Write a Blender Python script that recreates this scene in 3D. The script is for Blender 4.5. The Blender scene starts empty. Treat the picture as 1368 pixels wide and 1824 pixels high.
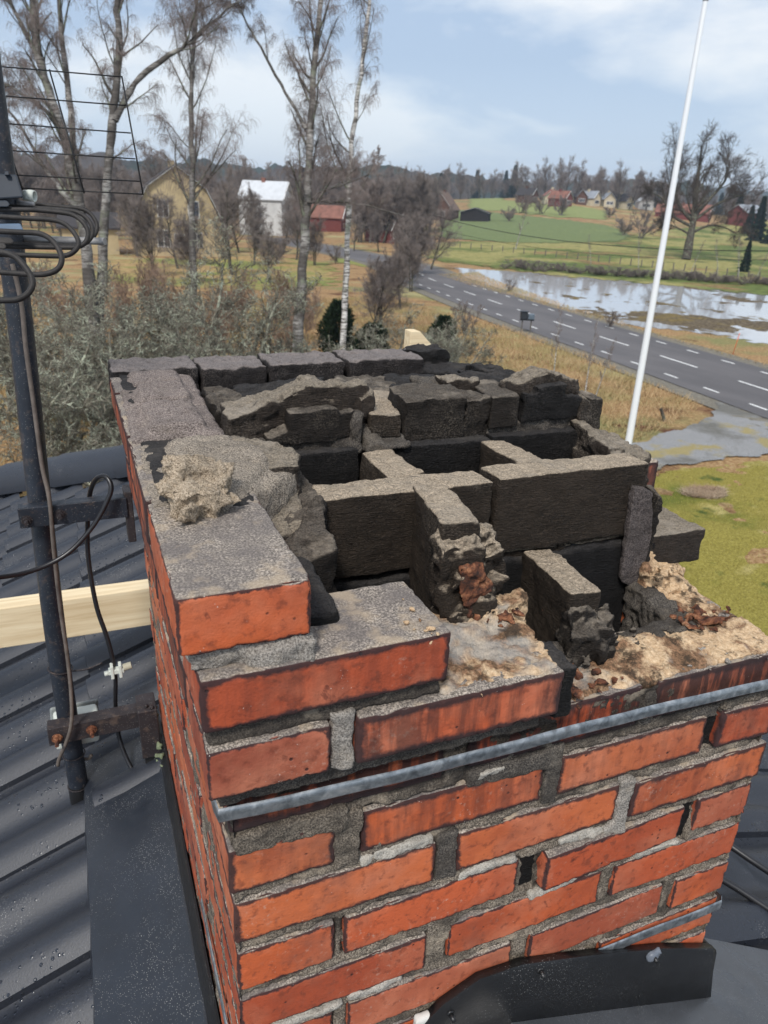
import bpy, bmesh, math, random
import numpy as np
from mathutils import Vector, Matrix
S = bpy.context.scene
COL = S.collection
rad = math.radians

# ---------------------------------------------------------------- camera
CAMP = np.array([-0.0922, -0.5893, 0.5414])
FPX = 1304.1
def cam_axes(pi, ya, ro):
    f = np.array([math.sin(ya)*math.cos(pi), math.cos(ya)*math.cos(pi), -math.sin(pi)])
    r = np.array([math.cos(ya), -math.sin(ya), 0.0]); u = np.cross(r, f)
    c, s = math.cos(ro), math.sin(ro)
    return c*r+s*u, -s*r+c*u, f
AX = cam_axes(0.3951, 0.4053, 0.0421)
cam = bpy.data.cameras.new('camera'); camo = bpy.data.objects.new('camera', cam); COL.objects.link(camo)
m = Matrix.Identity(4)
for i in range(3):
    m[i][0] = AX[0][i]; m[i][1] = AX[1][i]; m[i][2] = -AX[2][i]; m[i][3] = CAMP[i]
camo.matrix_world = m
cam.sensor_fit = 'VERTICAL'; cam.sensor_height = 36; cam.sensor_width = 27
cam.lens = FPX/1824*36
cam.clip_start = 0.02; cam.clip_end = 9000
cam.dof.use_dof = True; cam.dof.focus_distance = 1.0; cam.dof.aperture_fstop = 11.0
S.camera = camo
S.render.engine = 'CYCLES'
S.render.resolution_x = 768; S.render.resolution_y = 1024

# ---------------------------------------------------------------- sky, sun, exposure
SUN_EL, SUN_AZ = rad(50), rad(216)      # compass-like: azimuth measured from +Y clockwise
W = bpy.data.worlds.new("World"); S.world = W; W.use_nodes = True
wt = W.node_tree; wt.nodes.clear()
def wn(t, **k):
    n = wt.nodes.new(t)
    for a, b in k.items(): setattr(n, a, b)
    return n
sky = wn('ShaderNodeTexSky', sky_type='NISHITA', sun_disc=False, sun_elevation=SUN_EL, sun_rotation=SUN_AZ)
sky.air_density = 1.2; sky.dust_density = 1.5
bg1 = wn('ShaderNodeBackground'); bg1.inputs[1].default_value = 0.15
wt.links.new(sky.outputs[0], bg1.inputs[0])
tc = wn('ShaderNodeTexCoord')
mp = wn('ShaderNodeMapping'); mp.inputs['Scale'].default_value = (1, 1, 2.6); mp.inputs['Location'].default_value = (.3, .1, .4)
wt.links.new(tc.outputs['Generated'], mp.inputs[0])
nz = wn('ShaderNodeTexNoise'); nz.inputs['Scale'].default_value = 3.0; nz.inputs['Detail'].default_value = 7; nz.inputs['Roughness'].default_value = .56
nz.inputs['Distortion'].default_value = .3
wt.links.new(mp.outputs[0], nz.inputs[0])
cr = wn('ShaderNodeValToRGB'); e = cr.color_ramp.elements
e[0].position = .41; e[0].color = (.42, .53, .70, 1); e[1].position = .60; e[1].color = (.90, .91, .92, 1)
x = e.new(.50); x.color = (.64, .71, .81, 1)
wt.links.new(nz.outputs[0], cr.inputs[0])
bg2 = wn('ShaderNodeBackground'); bg2.inputs[1].default_value = .80
sp_ = wn('ShaderNodeSeparateXYZ'); wt.links.new(tc.outputs['Generated'], sp_.inputs[0])
hr = wn('ShaderNodeMapRange'); hr.inputs[1].default_value = .0; hr.inputs[2].default_value = .16; hr.inputs[3].default_value = .85; hr.inputs[4].default_value = 0; wt.links.new(sp_.outputs[2], hr.inputs[0])
hm = wn('ShaderNodeMix', data_type='RGBA'); hm.inputs[7].default_value = (.62, .74, .90, 1); wt.links.new(hr.outputs[0], hm.inputs[0]); wt.links.new(cr.outputs[0], hm.inputs[6])
wt.links.new(hm.outputs[2], bg2.inputs[0])
mx = wn('ShaderNodeMixShader'); mx.inputs[0].default_value = .86
wt.links.new(bg1.outputs[0], mx.inputs[1]); wt.links.new(bg2.outputs[0], mx.inputs[2])
wo = wn('ShaderNodeOutputWorld'); wt.links.new(mx.outputs[0], wo.inputs[0])
sl = bpy.data.lights.new('sun', 'SUN'); sl.energy = 2.5; sl.angle = rad(11); sl.color = (1, .96, .91)
so = bpy.data.objects.new('sun', sl); COL.objects.link(so)
sd = Vector((math.sin(SUN_AZ)*math.cos(SUN_EL), math.cos(SUN_AZ)*math.cos(SUN_EL), math.sin(SUN_EL)))
so.rotation_euler = sd.to_track_quat('Z', 'Y').to_euler(); so.location = (0, 0, 30)
S.view_settings.view_transform = 'Standard'; S.view_settings.look = 'None'
S.view_settings.exposure = 0.46; S.view_settings.gamma = 1

# ---------------------------------------------------------------- numpy noise
_rs = np.random.RandomState(7)
_perm = _rs.permutation(256); _perm = np.concatenate([_perm, _perm, _perm])
_gr = _rs.normal(size=(256, 3)); _gr /= np.linalg.norm(_gr, axis=1)[:, None]
def noise(P):
    P = np.asarray(P, float); I = np.floor(P).astype(int); F = P-I
    I &= 255
    U = F*F*F*(F*(F*6-15)+10); out = 0
    for dx in (0, 1):
        for dy in (0, 1):
            for dz in (0, 1):
                h = _perm[_perm[_perm[I[:, 0]+dx]+I[:, 1]+dy]+I[:, 2]+dz]
                g = _gr[h]; d = F-np.array([dx, dy, dz])
                w = (U[:, 0] if dx else 1-U[:, 0])*(U[:, 1] if dy else 1-U[:, 1])*(U[:, 2] if dz else 1-U[:, 2])
                out = out+w*(g*d).sum(1)
    return out*1.5
def fbm(P, scale, oct=3, rough=.55):
    P = np.asarray(P)*scale; a = 1; o = 0
    for i in range(oct):
        o = o+a*noise(P+17.3*i); P = P*2.03; a *= rough
    return o
R_ = lambda s: random.Random(s)

# ---------------------------------------------------------------- mesh helpers
def mkmesh(name, V, F, mat=None, smooth=True, attrs=None):
    me = bpy.data.meshes.new(name)
    V = np.asarray(V, np.float32)
    if isinstance(F, np.ndarray):
        k = F.shape[1]; n = len(F)
        me.vertices.add(len(V)); me.vertices.foreach_set('co', V.ravel())
        me.loops.add(n*k); me.loops.foreach_set('vertex_index', F.astype(np.int32).ravel())
        me.polygons.add(n); me.polygons.foreach_set('loop_start', np.arange(0, n*k, k, dtype=np.int32))
        me.polygons.foreach_set('loop_total', np.full(n, k, np.int32))
        me.update(calc_edges=True); me.validate()
    else:
        me.from_pydata([tuple(map(float, v)) for v in V], [], [tuple(map(int, f)) for f in F]); me.update()
    if attrs:
        for k_, a in attrs.items():
            at = me.attributes.new(k_, 'FLOAT', 'POINT'); at.data.foreach_set('value', np.asarray(a, np.float32))
    me.polygons.foreach_set('use_smooth', np.full(len(me.polygons), bool(smooth)))
    if mat: me.materials.append(mat)
    return me
def link(name, me, parent=None, label=None, cat=None, group=None, kind=None):
    o = bpy.data.objects.new(name, me); COL.objects.link(o)
    if parent: o.parent = parent
    if label: o['label'] = label
    if cat: o['category'] = cat
    if group: o['group'] = group
    if kind: o['kind'] = kind
    return o
def thing(name, label, cat, loc=(0, 0, 0), rz=0, group=None):
    o = link(name, None, None, label, cat, group); o.location = loc; o.rotation_euler = (0, 0, rz); return o
class MB:
    """collects pieces into one mesh"""
    def __init__(s): s.V = []; s.F = []; s.n = 0
    def add(s, V, F):
        V = np.asarray(V, float); s.V.append(V); s.F += [tuple(int(i)+s.n for i in f) for f in F]; s.n += len(V); return s
    def box(s, x0, x1, y0, y1, z0, z1, M=None):
        V = np.array([[x, y, z] for z in (z0, z1) for y in (y0, y1) for x in (x0, x1)], float)
        if M is not None: V = V@np.array(M)[:3, :3].T+np.array(M)[:3, 3]
        return s.add(V, [(0, 2, 3, 1), (4, 5, 7, 6), (0, 1, 5, 4), (2, 6, 7, 3), (0, 4, 6, 2), (1, 3, 7, 5)])
    def bar(s, a, b, w, h, up=(0, 0, 1)):
        a, b = np.array(a, float), np.array(b, float); d = b-a; d /= np.linalg.norm(d)
        sx = np.cross(d, up); sx /= np.linalg.norm(sx); sy = np.cross(sx, d)
        V = [p+sx*i*w/2+sy*j*h/2 for p in (a, b) for i, j in ((-1, -1), (1, -1), (1, 1), (-1, 1))]
        return s.add(V, [(3, 2, 1, 0), (4, 5, 6, 7), (0, 1, 5, 4), (1, 2, 6, 5), (2, 3, 7, 6), (3, 0, 4, 7)])
    def tube(s, P, r, n=8, cap=True):
        V, F = tube(P, r, n, cap); return s.add(V, F)
    def prism(s, poly, z0, z1):
        k = len(poly); V = [(x, y, z0) for x, y in poly]+[(x, y, z1) for x, y in poly]
        F = [tuple(range(k))[::-1], tuple(range(k, 2*k))]+[(i, (i+1) % k, k+(i+1) % k, k+i) for i in range(k)]
        return s.add(V, F)
    def build(s, name, mat, parent=None, smooth=False, **k):
        V = np.concatenate(s.V); me = mkmesh(name, V, s.F, mat, smooth)
        return link(name, me, parent, **k)
def bevel(o, w, seg=2):
    b = o.modifiers.new('bevel', 'BEVEL'); b.width = w; b.segments = seg; b.limit_method = 'ANGLE'; b.angle_limit = rad(40)
    return o
def autosmooth(o, ang=40):
    me = o.data
    me.polygons.foreach_set('use_smooth', np.full(len(me.polygons), True)); me.update()
    bm = bmesh.new(); bm.from_mesh(me)
    for e_ in bm.edges:
        if len(e_.link_faces) == 2 and e_.calc_face_angle(0) > rad(ang): e_.smooth = False
    bm.to_mesh(me); bm.free(); return o
def tube(P, r, n=8, cap=True):
    P = np.asarray(P, float); k = len(P); r = np.broadcast_to(np.asarray(r, float), (k,))
    T = np.gradient(P, axis=0); T /= np.linalg.norm(T, axis=1)[:, None]+1e-12
    a = np.array([0, 0, 1.0]) if abs(T[0][2]) < .9 else np.array([1.0, 0, 0])
    u = np.cross(T[0], a); u /= np.linalg.norm(u); V = []
    ang = np.arange(n)*2*math.pi/n; ca, sa = np.cos(ang)[:, None], np.sin(ang)[:, None]
    for i in range(k):
        u = u-T[i]*(u@T[i]); u /= np.linalg.norm(u); v = np.cross(T[i], u)
        V.append(P[i]+r[i]*(ca*u+sa*v))
    V = np.concatenate(V); F = []
    for i in range(k-1):
        for j in range(n):
            a0 = i*n+j; a1 = i*n+(j+1) % n
            F.append((a0, a1, a1+n, a0+n))
    if cap: F.append(tuple(range(n))[::-1]); F.append(tuple((k-1)*n+j for j in range(n)))
    return V, F
def spline(P, m=8):
    P = [np.array(p, float) for p in P]; P = [2*P[0]-P[1]]+P+[2*P[-1]-P[-2]]; out = []
    for i in range(1, len(P)-2):
        for t in np.linspace(0, 1, m, endpoint=False):
            a, b, c, d = P[i-1:i+3]
            out.append(.5*((2*b)+(-a+c)*t+(2*a-5*b+4*c-d)*t*t+(-a+3*b-3*c+d)*t**3))
    out.append(P[-2]); return np.array(out)
def px_at(u, v, t):
    return CAMP+(AX[0]*(u-684)/FPX-AX[1]*(v-912)/FPX+AX[2])*t
def px_ax(u, v, ax, val):
    d = AX[0]*(u-684)/FPX-AX[1]*(v-912)/FPX+AX[2]; return CAMP+d*(val-CAMP[ax])/d[ax]

# rough solids: convex pieces united by a voxel remesh, smoothed, then displaced by noise
def hull_bm(bm, pts):
    vs = [bm.verts.new(Vector(p)) for p in pts]
    r = bmesh.ops.convex_hull(bm, input=vs)
    for v in set(g for g in r['geom_interior'] if isinstance(g, bmesh.types.BMVert)): bm.verts.remove(v)
def bx(x0, x1, y0, y1, z0, z1, rz=0, jit=0, seed=1):
    rg = np.random.RandomState(seed); c = np.array([(x0+x1)/2, (y0+y1)/2]); out = []
    for z in (z0, z1):
        for y in (y0, y1):
            for x in (x0, x1):
                p = np.array([x, y])-c; p = np.array([p[0]*math.cos(rz)-p[1]*math.sin(rz), p[0]*math.sin(rz)+p[1]*math.cos(rz)])+c
                out.append(np.array([p[0], p[1], z])+rg.uniform(-jit, jit, 3))
    return out
def pr(poly, z0, z1):
    """prism: z1 may be a list of per-corner tops"""
    if not hasattr(z1, '__len__'): z1 = [z1]*len(poly)
    return [(x, y, z0) for x, y in poly]+[(p[0], p[1], z) for p, z in zip(poly, z1)]
def rough(name, hulls, mat, parent=None, vox=.004, sm=2, amp=.003, fs=25, oct=4, rgh=.55, seed=0, nx=True, pit=0, **k):
    bm = bmesh.new()
    for h in hulls: hull_bm(bm, h)
    t = bpy.data.meshes.new('tmp'); bm.to_mesh(t); bm.free()
    o = bpy.data.objects.new('tmp', t); COL.objects.link(o)
    md = o.modifiers.new('r', 'REMESH'); md.mode = 'VOXEL'; md.voxel_size = vox
    dg = bpy.context.evaluated_depsgraph_get(); ev = o.evaluated_get(dg); me = bpy.data.meshes.new_from_object(ev)
    bpy.data.objects.remove(o); bpy.data.meshes.remove(t)
    n = len(me.vertices); co = np.empty(n*3, np.float32); me.vertices.foreach_get('co', co); co = co.reshape(-1, 3).astype(float)
    ed = np.empty(len(me.edges)*2, np.int32); me.edges.foreach_get('vertices', ed); ed = ed.reshape(-1, 2)
    deg = np.bincount(ed.ravel(), minlength=n)[:, None]
    for _ in range(sm):
        s_ = np.zeros_like(co)
        for ax in range(3):
            s_[:, ax] = np.bincount(ed[:, 0], co[ed[:, 1], ax], n)+np.bincount(ed[:, 1], co[ed[:, 0], ax], n)
        co = .4*co+.6*s_/deg
    me.vertices.foreach_set('co', co.astype(np.float32).ravel()); me.update()
    no = np.empty(n*3, np.float32); me.vertex_normals.foreach_get('vector', no); no = no.reshape(-1, 3)
    P = co+seed*3.7
    d = fbm(P, fs, oct, rgh)*amp
    if pit: d = d-pit*np.clip(fbm(P+9, 90, 2)-.25, 0, 1)
    co = co+no*d[:, None]
    if nx: co = co+np.stack([fbm(P+5, fs*.8, 2), fbm(P+11, fs*.8, 2), fbm(P+23, fs*.8, 2)], 1)*amp*.5
    me.vertices.foreach_set('co', co.astype(np.float32).ravel()); me.update()
    me.polygons.foreach_set('use_smooth', np.full(len(me.polygons), True))
    me.materials.clear()
    if mat: me.materials.append(mat)
    me.name = name
    return link(name, me, parent, **k)

# ---------------------------------------------------------------- materials
class NT:
    def __init__(s, name, rough=.8, spec=.3, metal=0, coord='Object'):
        s.m = bpy.data.materials.new(name); s.m.use_nodes = True; s.t = s.m.node_tree; s.t.nodes.clear()
        s.out = s.t.nodes.new('ShaderNodeOutputMaterial'); s.b = s.t.nodes.new('ShaderNodeBsdfPrincipled')
        s.t.links.new(s.b.outputs[0], s.out.inputs[0])
        s.b.inputs['Roughness'].default_value = rough; s.b.inputs['Specular IOR Level'].default_value = spec; s.b.inputs['Metallic'].default_value = metal
        s.co = s.t.nodes.new('ShaderNodeTexCoord').outputs[coord]
    def put(s, sock, v):
        if isinstance(v, bpy.types.NodeSocket): s.t.links.new(v, sock)
        elif v is not None:
            if hasattr(v, '__len__') and len(v) == 3 and sock.type == 'RGBA': v = (*v, 1)
            sock.default_value = v
    def map(s, sc=(1, 1, 1), loc=(0, 0, 0), rot=(0, 0, 0), src=None):
        n = s.t.nodes.new('ShaderNodeMapping'); s.put(n.inputs[0], src or s.co)
        n.inputs['Scale'].default_value = sc; n.inputs['Location'].default_value = loc; n.inputs['Rotation'].default_value = rot
        return n.outputs[0]
    def noise(s, scale, detail=4, rough=.55, vec=None, dist=0, col=False):
        n = s.t.nodes.new('ShaderNodeTexNoise'); s.put(n.inputs['Vector'], vec or s.co)
        n.inputs['Scale'].default_value = scale; n.inputs['Detail'].default_value = detail; n.inputs['Roughness'].default_value = rough; n.inputs['Distortion'].default_value = dist
        return n.outputs[1 if col else 0]
    def voro(s, scale, feat='F1', vec=None, out=0, rnd=1):
        n = s.t.nodes.new('ShaderNodeTexVoronoi'); n.feature = feat; s.put(n.inputs['Vector'], vec or s.co); n.inputs['Scale'].default_value = scale
        n.inputs['Randomness'].default_value = rnd
        return n.outputs[out]
    def wave(s, scale, dist=2, detail=3, dirn='Z', vec=None, dscale=1.5):
        n = s.t.nodes.new('ShaderNodeTexWave'); n.bands_direction = dirn; s.put(n.inputs['Vector'], vec or s.co)
        n.inputs['Scale'].default_value = scale; n.inputs['Distortion'].default_value = dist; n.inputs['Detail'].default_value = detail; n.inputs['Detail Scale'].default_value = dscale
        return n.outputs[1]
    def ramp(s, f, stops, interp='LINEAR'):
        n = s.t.nodes.new('ShaderNodeValToRGB'); n.color_ramp.interpolation = interp; s.put(n.inputs[0], f); e = n.color_ramp.elements
        while len(e) < len(stops): e.new(.5)
        for a, (p, c) in zip(e, stops):
            a.position = p; a.color = (c, c, c, 1) if not hasattr(c, '__len__') else (*c, 1)
        return n.outputs[0]
    def mix(s, f, a, b, mode='MIX'):
        n = s.t.nodes.new('ShaderNodeMix'); n.data_type = 'RGBA'; n.blend_type = mode; n.clamp_factor = True
        s.put(n.inputs[0], f); s.put(n.inputs[6], a); s.put(n.inputs[7], b); return n.outputs[2]
    def math(s, op, a, b=None, c=None, clamp=False):
        n = s.t.nodes.new('ShaderNodeMath'); n.operation = op; n.use_clamp = clamp
        s.put(n.inputs[0], a); s.put(n.inputs[1], b)
        if c is not None: s.put(n.inputs[2], c)
        return n.outputs[0]
    def attr(s, name):
        n = s.t.nodes.new('ShaderNodeAttribute'); n.attribute_name = name; return n.outputs['Fac']
    def sep(s, vec=None):
        n = s.t.nodes.new('ShaderNodeSeparateXYZ'); s.put(n.inputs[0], vec or s.co); return n.outputs
    def rndobj(s): return s.t.nodes.new('ShaderNodeObjectInfo').outputs['Random']
    def nrm(s): return s.t.nodes.new('ShaderNodeNewGeometry').outputs['Normal']
    def bump(s, h, dist=.002, st=1.0, prev=None):
        n = s.t.nodes.new('ShaderNodeBump'); n.inputs['Strength'].default_value = st; n.inputs['Distance'].default_value = dist
        s.put(n.inputs['Height'], h)
        if prev: s.put(n.inputs['Normal'], prev)
        return n.outputs[0]
    def fin(s, col=None, rough=None, normal=None):
        s.put(s.b.inputs['Base Color'], col); s.put(s.b.inputs['Roughness'], rough)
        if normal: s.put(s.b.inputs['Normal'], normal)
        return s.m
def flat(name, col, rough=.7, spec=.3, metal=0, var=.25, scale=6, bump=0):
    n = NT(name, rough, spec, metal); d = tuple(c*(1-var) for c in col); l = tuple(min(1, c*(1+var)) for c in col)
    f = n.noise(scale, 5, .6)
    return n.fin(n.ramp(f, [(.3, d), (.7, l)]), None, n.bump(n.noise(scale*8, 3), bump) if bump else None)
# ================================================================ terrain
G0 = -7.0
_az = [-1.5, 0, .2, .45, .62, .75, .95, 1.5]; _af = [.3, .3, .3, .75, 1.0, .7, .28, .25]
def hgt(x, y):
    x = np.asarray(x, float); y = np.asarray(y, float); dx, dy = x-CAMP[0], y-CAMP[1]; d = np.hypot(dx, dy); az = np.arctan2(dx, dy)
    f = np.interp(az, _az, _af); e_ = np.clip(d-90, 0, 290); r = .00018*e_*e_+np.clip(d-380, 0, 4000)*.012
    return G0+f*r
def gnd(u, v):
    d = AX[0]*(u-684)/FPX-AX[1]*(v-912)/FPX+AX[2]; t = 5.0
    for _ in range(4000):
        p = CAMP+d*t
        if p[2] < float(hgt(p[0], p[1])): return p
        t *= 1.004
        if t > 3000: break
    return CAMP+d*t
nr, na = 150, 220
rr = np.concatenate([np.linspace(0.5, 95, 70), 95*np.exp(np.linspace(0.02, math.log(2950/95), 110))]); aa = np.linspace(-1.1, 1.9, 260)
Rg, Ag = np.meshgrid(rr, aa, indexing='ij'); X = CAMP[0]+Rg*np.sin(Ag); Y = CAMP[1]+Rg*np.cos(Ag)
Z = hgt(X, Y)
P = np.stack([X, Y, Z], -1).reshape(-1, 3); I = np.arange(len(rr)*len(aa)).reshape(len(rr), len(aa))
Fq = np.stack([I[:-1, :-1], I[1:, :-1], I[1:, 1:], I[:-1, 1:]], -1).reshape(-1, 4)[:, ::-1]
def mat_ground(name, stops, patch=None, sc=.25, fine=7, bump=.03, patch_r=(.5, .62), f2=60):
    n = NT(name, .95, .1, coord='Object')
    a = n.noise(fine, 6, .68); c = n.ramp(a, stops)
    if patch:
        for (col, s_, lo, hi, off) in patch: c = n.mix(n.ramp(n.noise(s_, 5, .62, n.map(loc=(off, off*2, 0))), [(lo, 0), (hi, 1)]), c, n.mix(n.ramp(a, [(.35, 0), (.65, 1)]), tuple(x*.6 for x in col), tuple(min(1, x*1.35) for x in col)))
    h = n.math('ADD', a, n.math('MULTIPLY', n.noise(f2, 3, .7), .3))
    return n.fin(c, None, n.bump(h, bump, .9))
M_GROUND = mat_ground('ground_dry_grass', [(.3, (.10, .055, .026)), (.45, (.25, .145, .068)), (.58, (.37, .25, .125)), (.7, (.44, .35, .21))],
    [((.20, .19, .08), .12, .52, .62, 0), ((.11, .05, .028), .3, .55, .66, 5), ((.34, .30, .15), .09, .55, .66, 9)])
link('ground', mkmesh('ground', P, Fq, M_GROUND, True), kind='structure')
def inpoly(px_, py_, poly):
    poly = np.asarray(poly); x0, y0 = poly[:, 0], poly[:, 1]; x1, y1 = np.roll(x0, -1), np.roll(y0, -1); c = np.zeros(px_.shape, bool)
    for a, b, e_, f in zip(x0, y0, x1, y1):
        if b == f: continue
        c ^= ((b > py_) != (f > py_)) & (px_ < (e_-a)*(py_-b)/(f-b)+a)
    return c
def patch(name, poly, cell, dz, mat, rel=None, kind='structure', wob=0, **k):
    poly = np.asarray([q[:2] for q in poly]); lo, hi = poly.min(0), poly.max(0)
    nx, ny = int((hi[0]-lo[0])/cell)+2, int((hi[1]-lo[1])/cell)+2
    gx, gy = np.meshgrid(np.arange(nx+1)*cell+lo[0], np.arange(ny+1)*cell+lo[1], indexing='ij')
    cx, cy = gx[:-1, :-1]+cell/2, gy[:-1, :-1]+cell/2
    if wob:
        Q = np.stack([cx.ravel(), cy.ravel(), cx.ravel()*0], 1); ox = fbm(Q, .4/max(cell, .7), 3).reshape(cx.shape)*wob; oy = fbm(Q+31, .4/max(cell, .7), 3).reshape(cx.shape)*wob
    else: ox = oy = 0
    ins = inpoly(cx+ox, cy+oy, poly)
    z = hgt(gx, gy)+dz
    if rel is not None: z = z+rel(gx, gy)
    P = np.stack([gx, gy, z], -1).reshape(-1, 3); I = np.arange((nx+1)*(ny+1)).reshape(nx+1, ny+1)
    q = np.stack([I[:-1, :-1], I[1:, :-1], I[1:, 1:], I[:-1, 1:]], -1)[ins].reshape(-1, 4)
    us = np.unique(q); mp_ = -np.ones(len(P), int); mp_[us] = np.arange(len(us))
    return link(name, mkmesh(name, P[us], mp_[q], mat, True), kind=kind, **k)
GP = lambda L: [gnd(u, v)[:2] for u, v in L]
M_LAWN = mat_ground('mossy_lawn', [(.3, (.09, .075, .02)), (.45, (.19, .16, .035)), (.6, (.29, .25, .06)), (.75, (.42, .36, .15))], [((.12, .13, .025), .35, .50, .64, 3), ((.38, .32, .13), .5, .56, .66, 7), ((.06, .085, .02), .9, .60, .68, 2)], fine=22, bump=.012)
M_MEADOW = mat_ground('pale_meadow', [(.3, (.14, .13, .045)), (.5, (.26, .24, .085)), (.7, (.38, .32, .15))], [((.11, .14, .04), .045, .47, .56, 3), ((.24, .14, .07), .07, .56, .66, 8), ((.08, .10, .035), .25, .58, .66, 1)], fine=1.2, bump=.05)
M_FIELD = mat_ground('green_field', [(.3, (.105, .14, .055)), (.7, (.17, .20, .085))], [((.17, .20, .075), .03, .58, .68, 3)], fine=.9, bump=.03)
M_FIELD2 = mat_ground('pale_field', [(.3, (.17, .20, .07)), (.7, (.25, .27, .11))], fine=.7)
M_GRASS2 = mat_ground('garden_grass', [(.3, (.12, .13, .04)), (.5, (.19, .21, .06)), (.7, (.28, .27, .10))], [((.32, .22, .10), .09, .44, .56, 3)], fine=1.6)
M_MUD = mat_ground('pond_mud', [(.3, (.035, .025, .016)), (.5, (.11, .085, .055)), (.7, (.22, .18, .12))], [((.16, .12, .05), .5, .52, .62, 3)], fine=4, bump=.04)
M_GRAVEL = mat_ground('gravel', [(.35, (.10, .10, .10)), (.5, (.25, .25, .25)), (.65, (.42, .42, .41))], [((.30, .25, .12), .6, .54, .62, 4), ((.15, .145, .13), .25, .5, .62, 8)], fine=45, bump=.02)
n = NT('asphalt', .8, .3); _a = n.noise(35, 5, .7)
M_ROAD = n.fin(n.mix(n.ramp(n.noise(.35, 4, .6, n.map((1, .25, 1))), [(.4, 0), (.65, .6)]), n.ramp(_a, [(.3, (.062, .058, .060)), (.7, (.125, .118, .120))]), (.15, .14, .14)), None, n.bump(_a, .004, .6))
M_LINE = flat('road_paint', (.72, .72, .70), .7, .3, 0, .12, 4)

# fields and gardens
patch('meadow', GP([(780, 432), (900, 428), (1040, 432), (1180, 410), (1420, 400), (1440, 520), (1368, 528), (1200, 510), (1000, 492), (880, 478), (760, 462)]), .9, .05, M_MEADOW, wob=2.5)
patch('green_field', GP([(786, 372), (880, 379), (1000, 392), (1085, 403), (1122, 420), (1110, 430), (985, 434), (880, 432), (786, 424)]), 1.4, .12, M_FIELD, wob=1.5)
patch('pale_field', GP([(830, 353), (900, 357), (985, 364), (1080, 376), (1082, 392), (1000, 388), (900, 377), (835, 374)]), 2.4, .10, M_FIELD2, wob=2)
patch('garden_lawn', GP([(190, 462), (330, 462), (470, 455), (585, 470), (600, 505), (470, 520), (330, 512), (190, 500)]), .7, .03, M_GRASS2, wob=2)
patch('verge', GP([(600, 452), (700, 468), (790, 490), (850, 508), (790, 500), (700, 484), (600, 468)]), .6, .03, M_GRASS2, wob=1)
lawn_poly = [(2, -8), (30, -6), (25.5, 12), (22.3, 16.5), (19.5, 16.4), (17.0, 16.6), (14.0, 15.0), (4, 14)]
patch('lawn', lawn_poly, .12, .012, M_LAWN, rel=lambda x, y: .03*fbm(np.stack([x.ravel(), y.ravel(), x.ravel()*0], 1), .7, 3).reshape(x.shape), wob=.25)

# road with its markings
cl_ = [(28.2, 6), (29.6, 17), (31.0, 28), (31.8, 34.5), (32.6, 41.5), (33.9, 51), (35.4, 61), (38.3, 78), (43.0, 98)]
cl_ += [tuple(gnd(600, 447)[:2]), tuple(gnd(540, 436)[:2]), tuple(gnd(478, 424)[:2])]
RC = spline([(x, y, 0) for x, y in cl_], 14)[:, :2]
_t = np.gradient(RC, axis=0); _t /= np.linalg.norm(_t, axis=1)[:, None]; RN = np.stack([_t[:, 1], -_t[:, 0]], 1)
RS = np.concatenate([[0], np.cumsum(np.linalg.norm(np.diff(RC, axis=0), axis=1))])
def strip(a, b, dz, s0=None, s1=None, n=None):
    s0 = RS[0] if s0 is None else s0; s1 = RS[-1] if s1 is None else s1; n = n or max(2, int((s1-s0)/1.2)); ss = np.linspace(s0, s1, n)
    c = np.stack([np.interp(ss, RS, RC[:, 0]), np.interp(ss, RS, RC[:, 1])], 1); nn = np.stack([np.interp(ss, RS, RN[:, 0]), np.interp(ss, RS, RN[:, 1])], 1)
    cols = np.linspace(a, b, 5 if b-a > 1 else 2); V = []
    for w in cols:
        q = c+nn*w; V.append(np.stack([q[:, 0], q[:, 1], hgt(q[:, 0], q[:, 1])+dz], 1))
    k = len(cols); V = np.stack(V, 1).reshape(-1, 3); F = [(i*k+j, i*k+j+1, (i+1)*k+j+1, (i+1)*k+j) for i in range(n-1) for j in range(k-1)]
    return V, F
V, F = strip(-4.0, 3.9, .075); road = link('road', mkmesh('road', V, F, M_ROAD, True), kind='structure')
V, F = strip(-5.2, 5.2, .045); link('road_shoulder', mkmesh('road_shoulder', V, F, mat_ground('shoulder_gravel', [(.3, (.10, .09, .07)), (.7, (.25, .23, .19))], fine=9), True), kind='structure')
s_c = RS[np.argmin(np.hypot(RC[:, 0]-31.52, RC[:, 1]-31.34))]
k = s_c-6.68*4
while k < RS[-1]-60:
    if k > 1: V, F = strip(-.075, .075, .083, k-1.7, k+1.7, 4); link('lane_marking', mkmesh('lane_marking', V, F, M_LINE), road)
    k += 6.68
s_e = RS[np.argmin(np.hypot(RC[:, 0]-31, RC[:, 1]-28.3))]
k = s_e-3.15*7
while k < RS[-1]-90:
    if k > 1:
        for off in (-2.95, 3.05): V, F = strip(off-.07, off+.07, .083, k-.55, k+.55, 3); link('edge_marking', mkmesh('edge_marking', V, F, M_LINE), road)
    k += 3.15
patch('gravel_drive', [(6, 14.5), (14, 16.2), (17.2, 16.9), (22.2, 16.9), (26.6, 19.2), (28.5, 21), (28.8, 26), (25.5, 22.6), (22.6, 20.6), (19, 19.4), (14, 18.6), (6, 18)], .07, .05, M_GRAVEL, rel=lambda x, y: .02*fbm(np.stack([x.ravel(), y.ravel(), x.ravel()*0], 1), 1.2, 3).reshape(x.shape), wob=.3)
patch('asphalt_patch', [(26.0, 20.6), (27.6, 19.2), (28.4, 20), (28.6, 24), (27.0, 22.6)], .2, .066, flat('dark_asphalt', (.035, .035, .037), .8, .3, 0, .3, 20), wob=.2)

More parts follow.
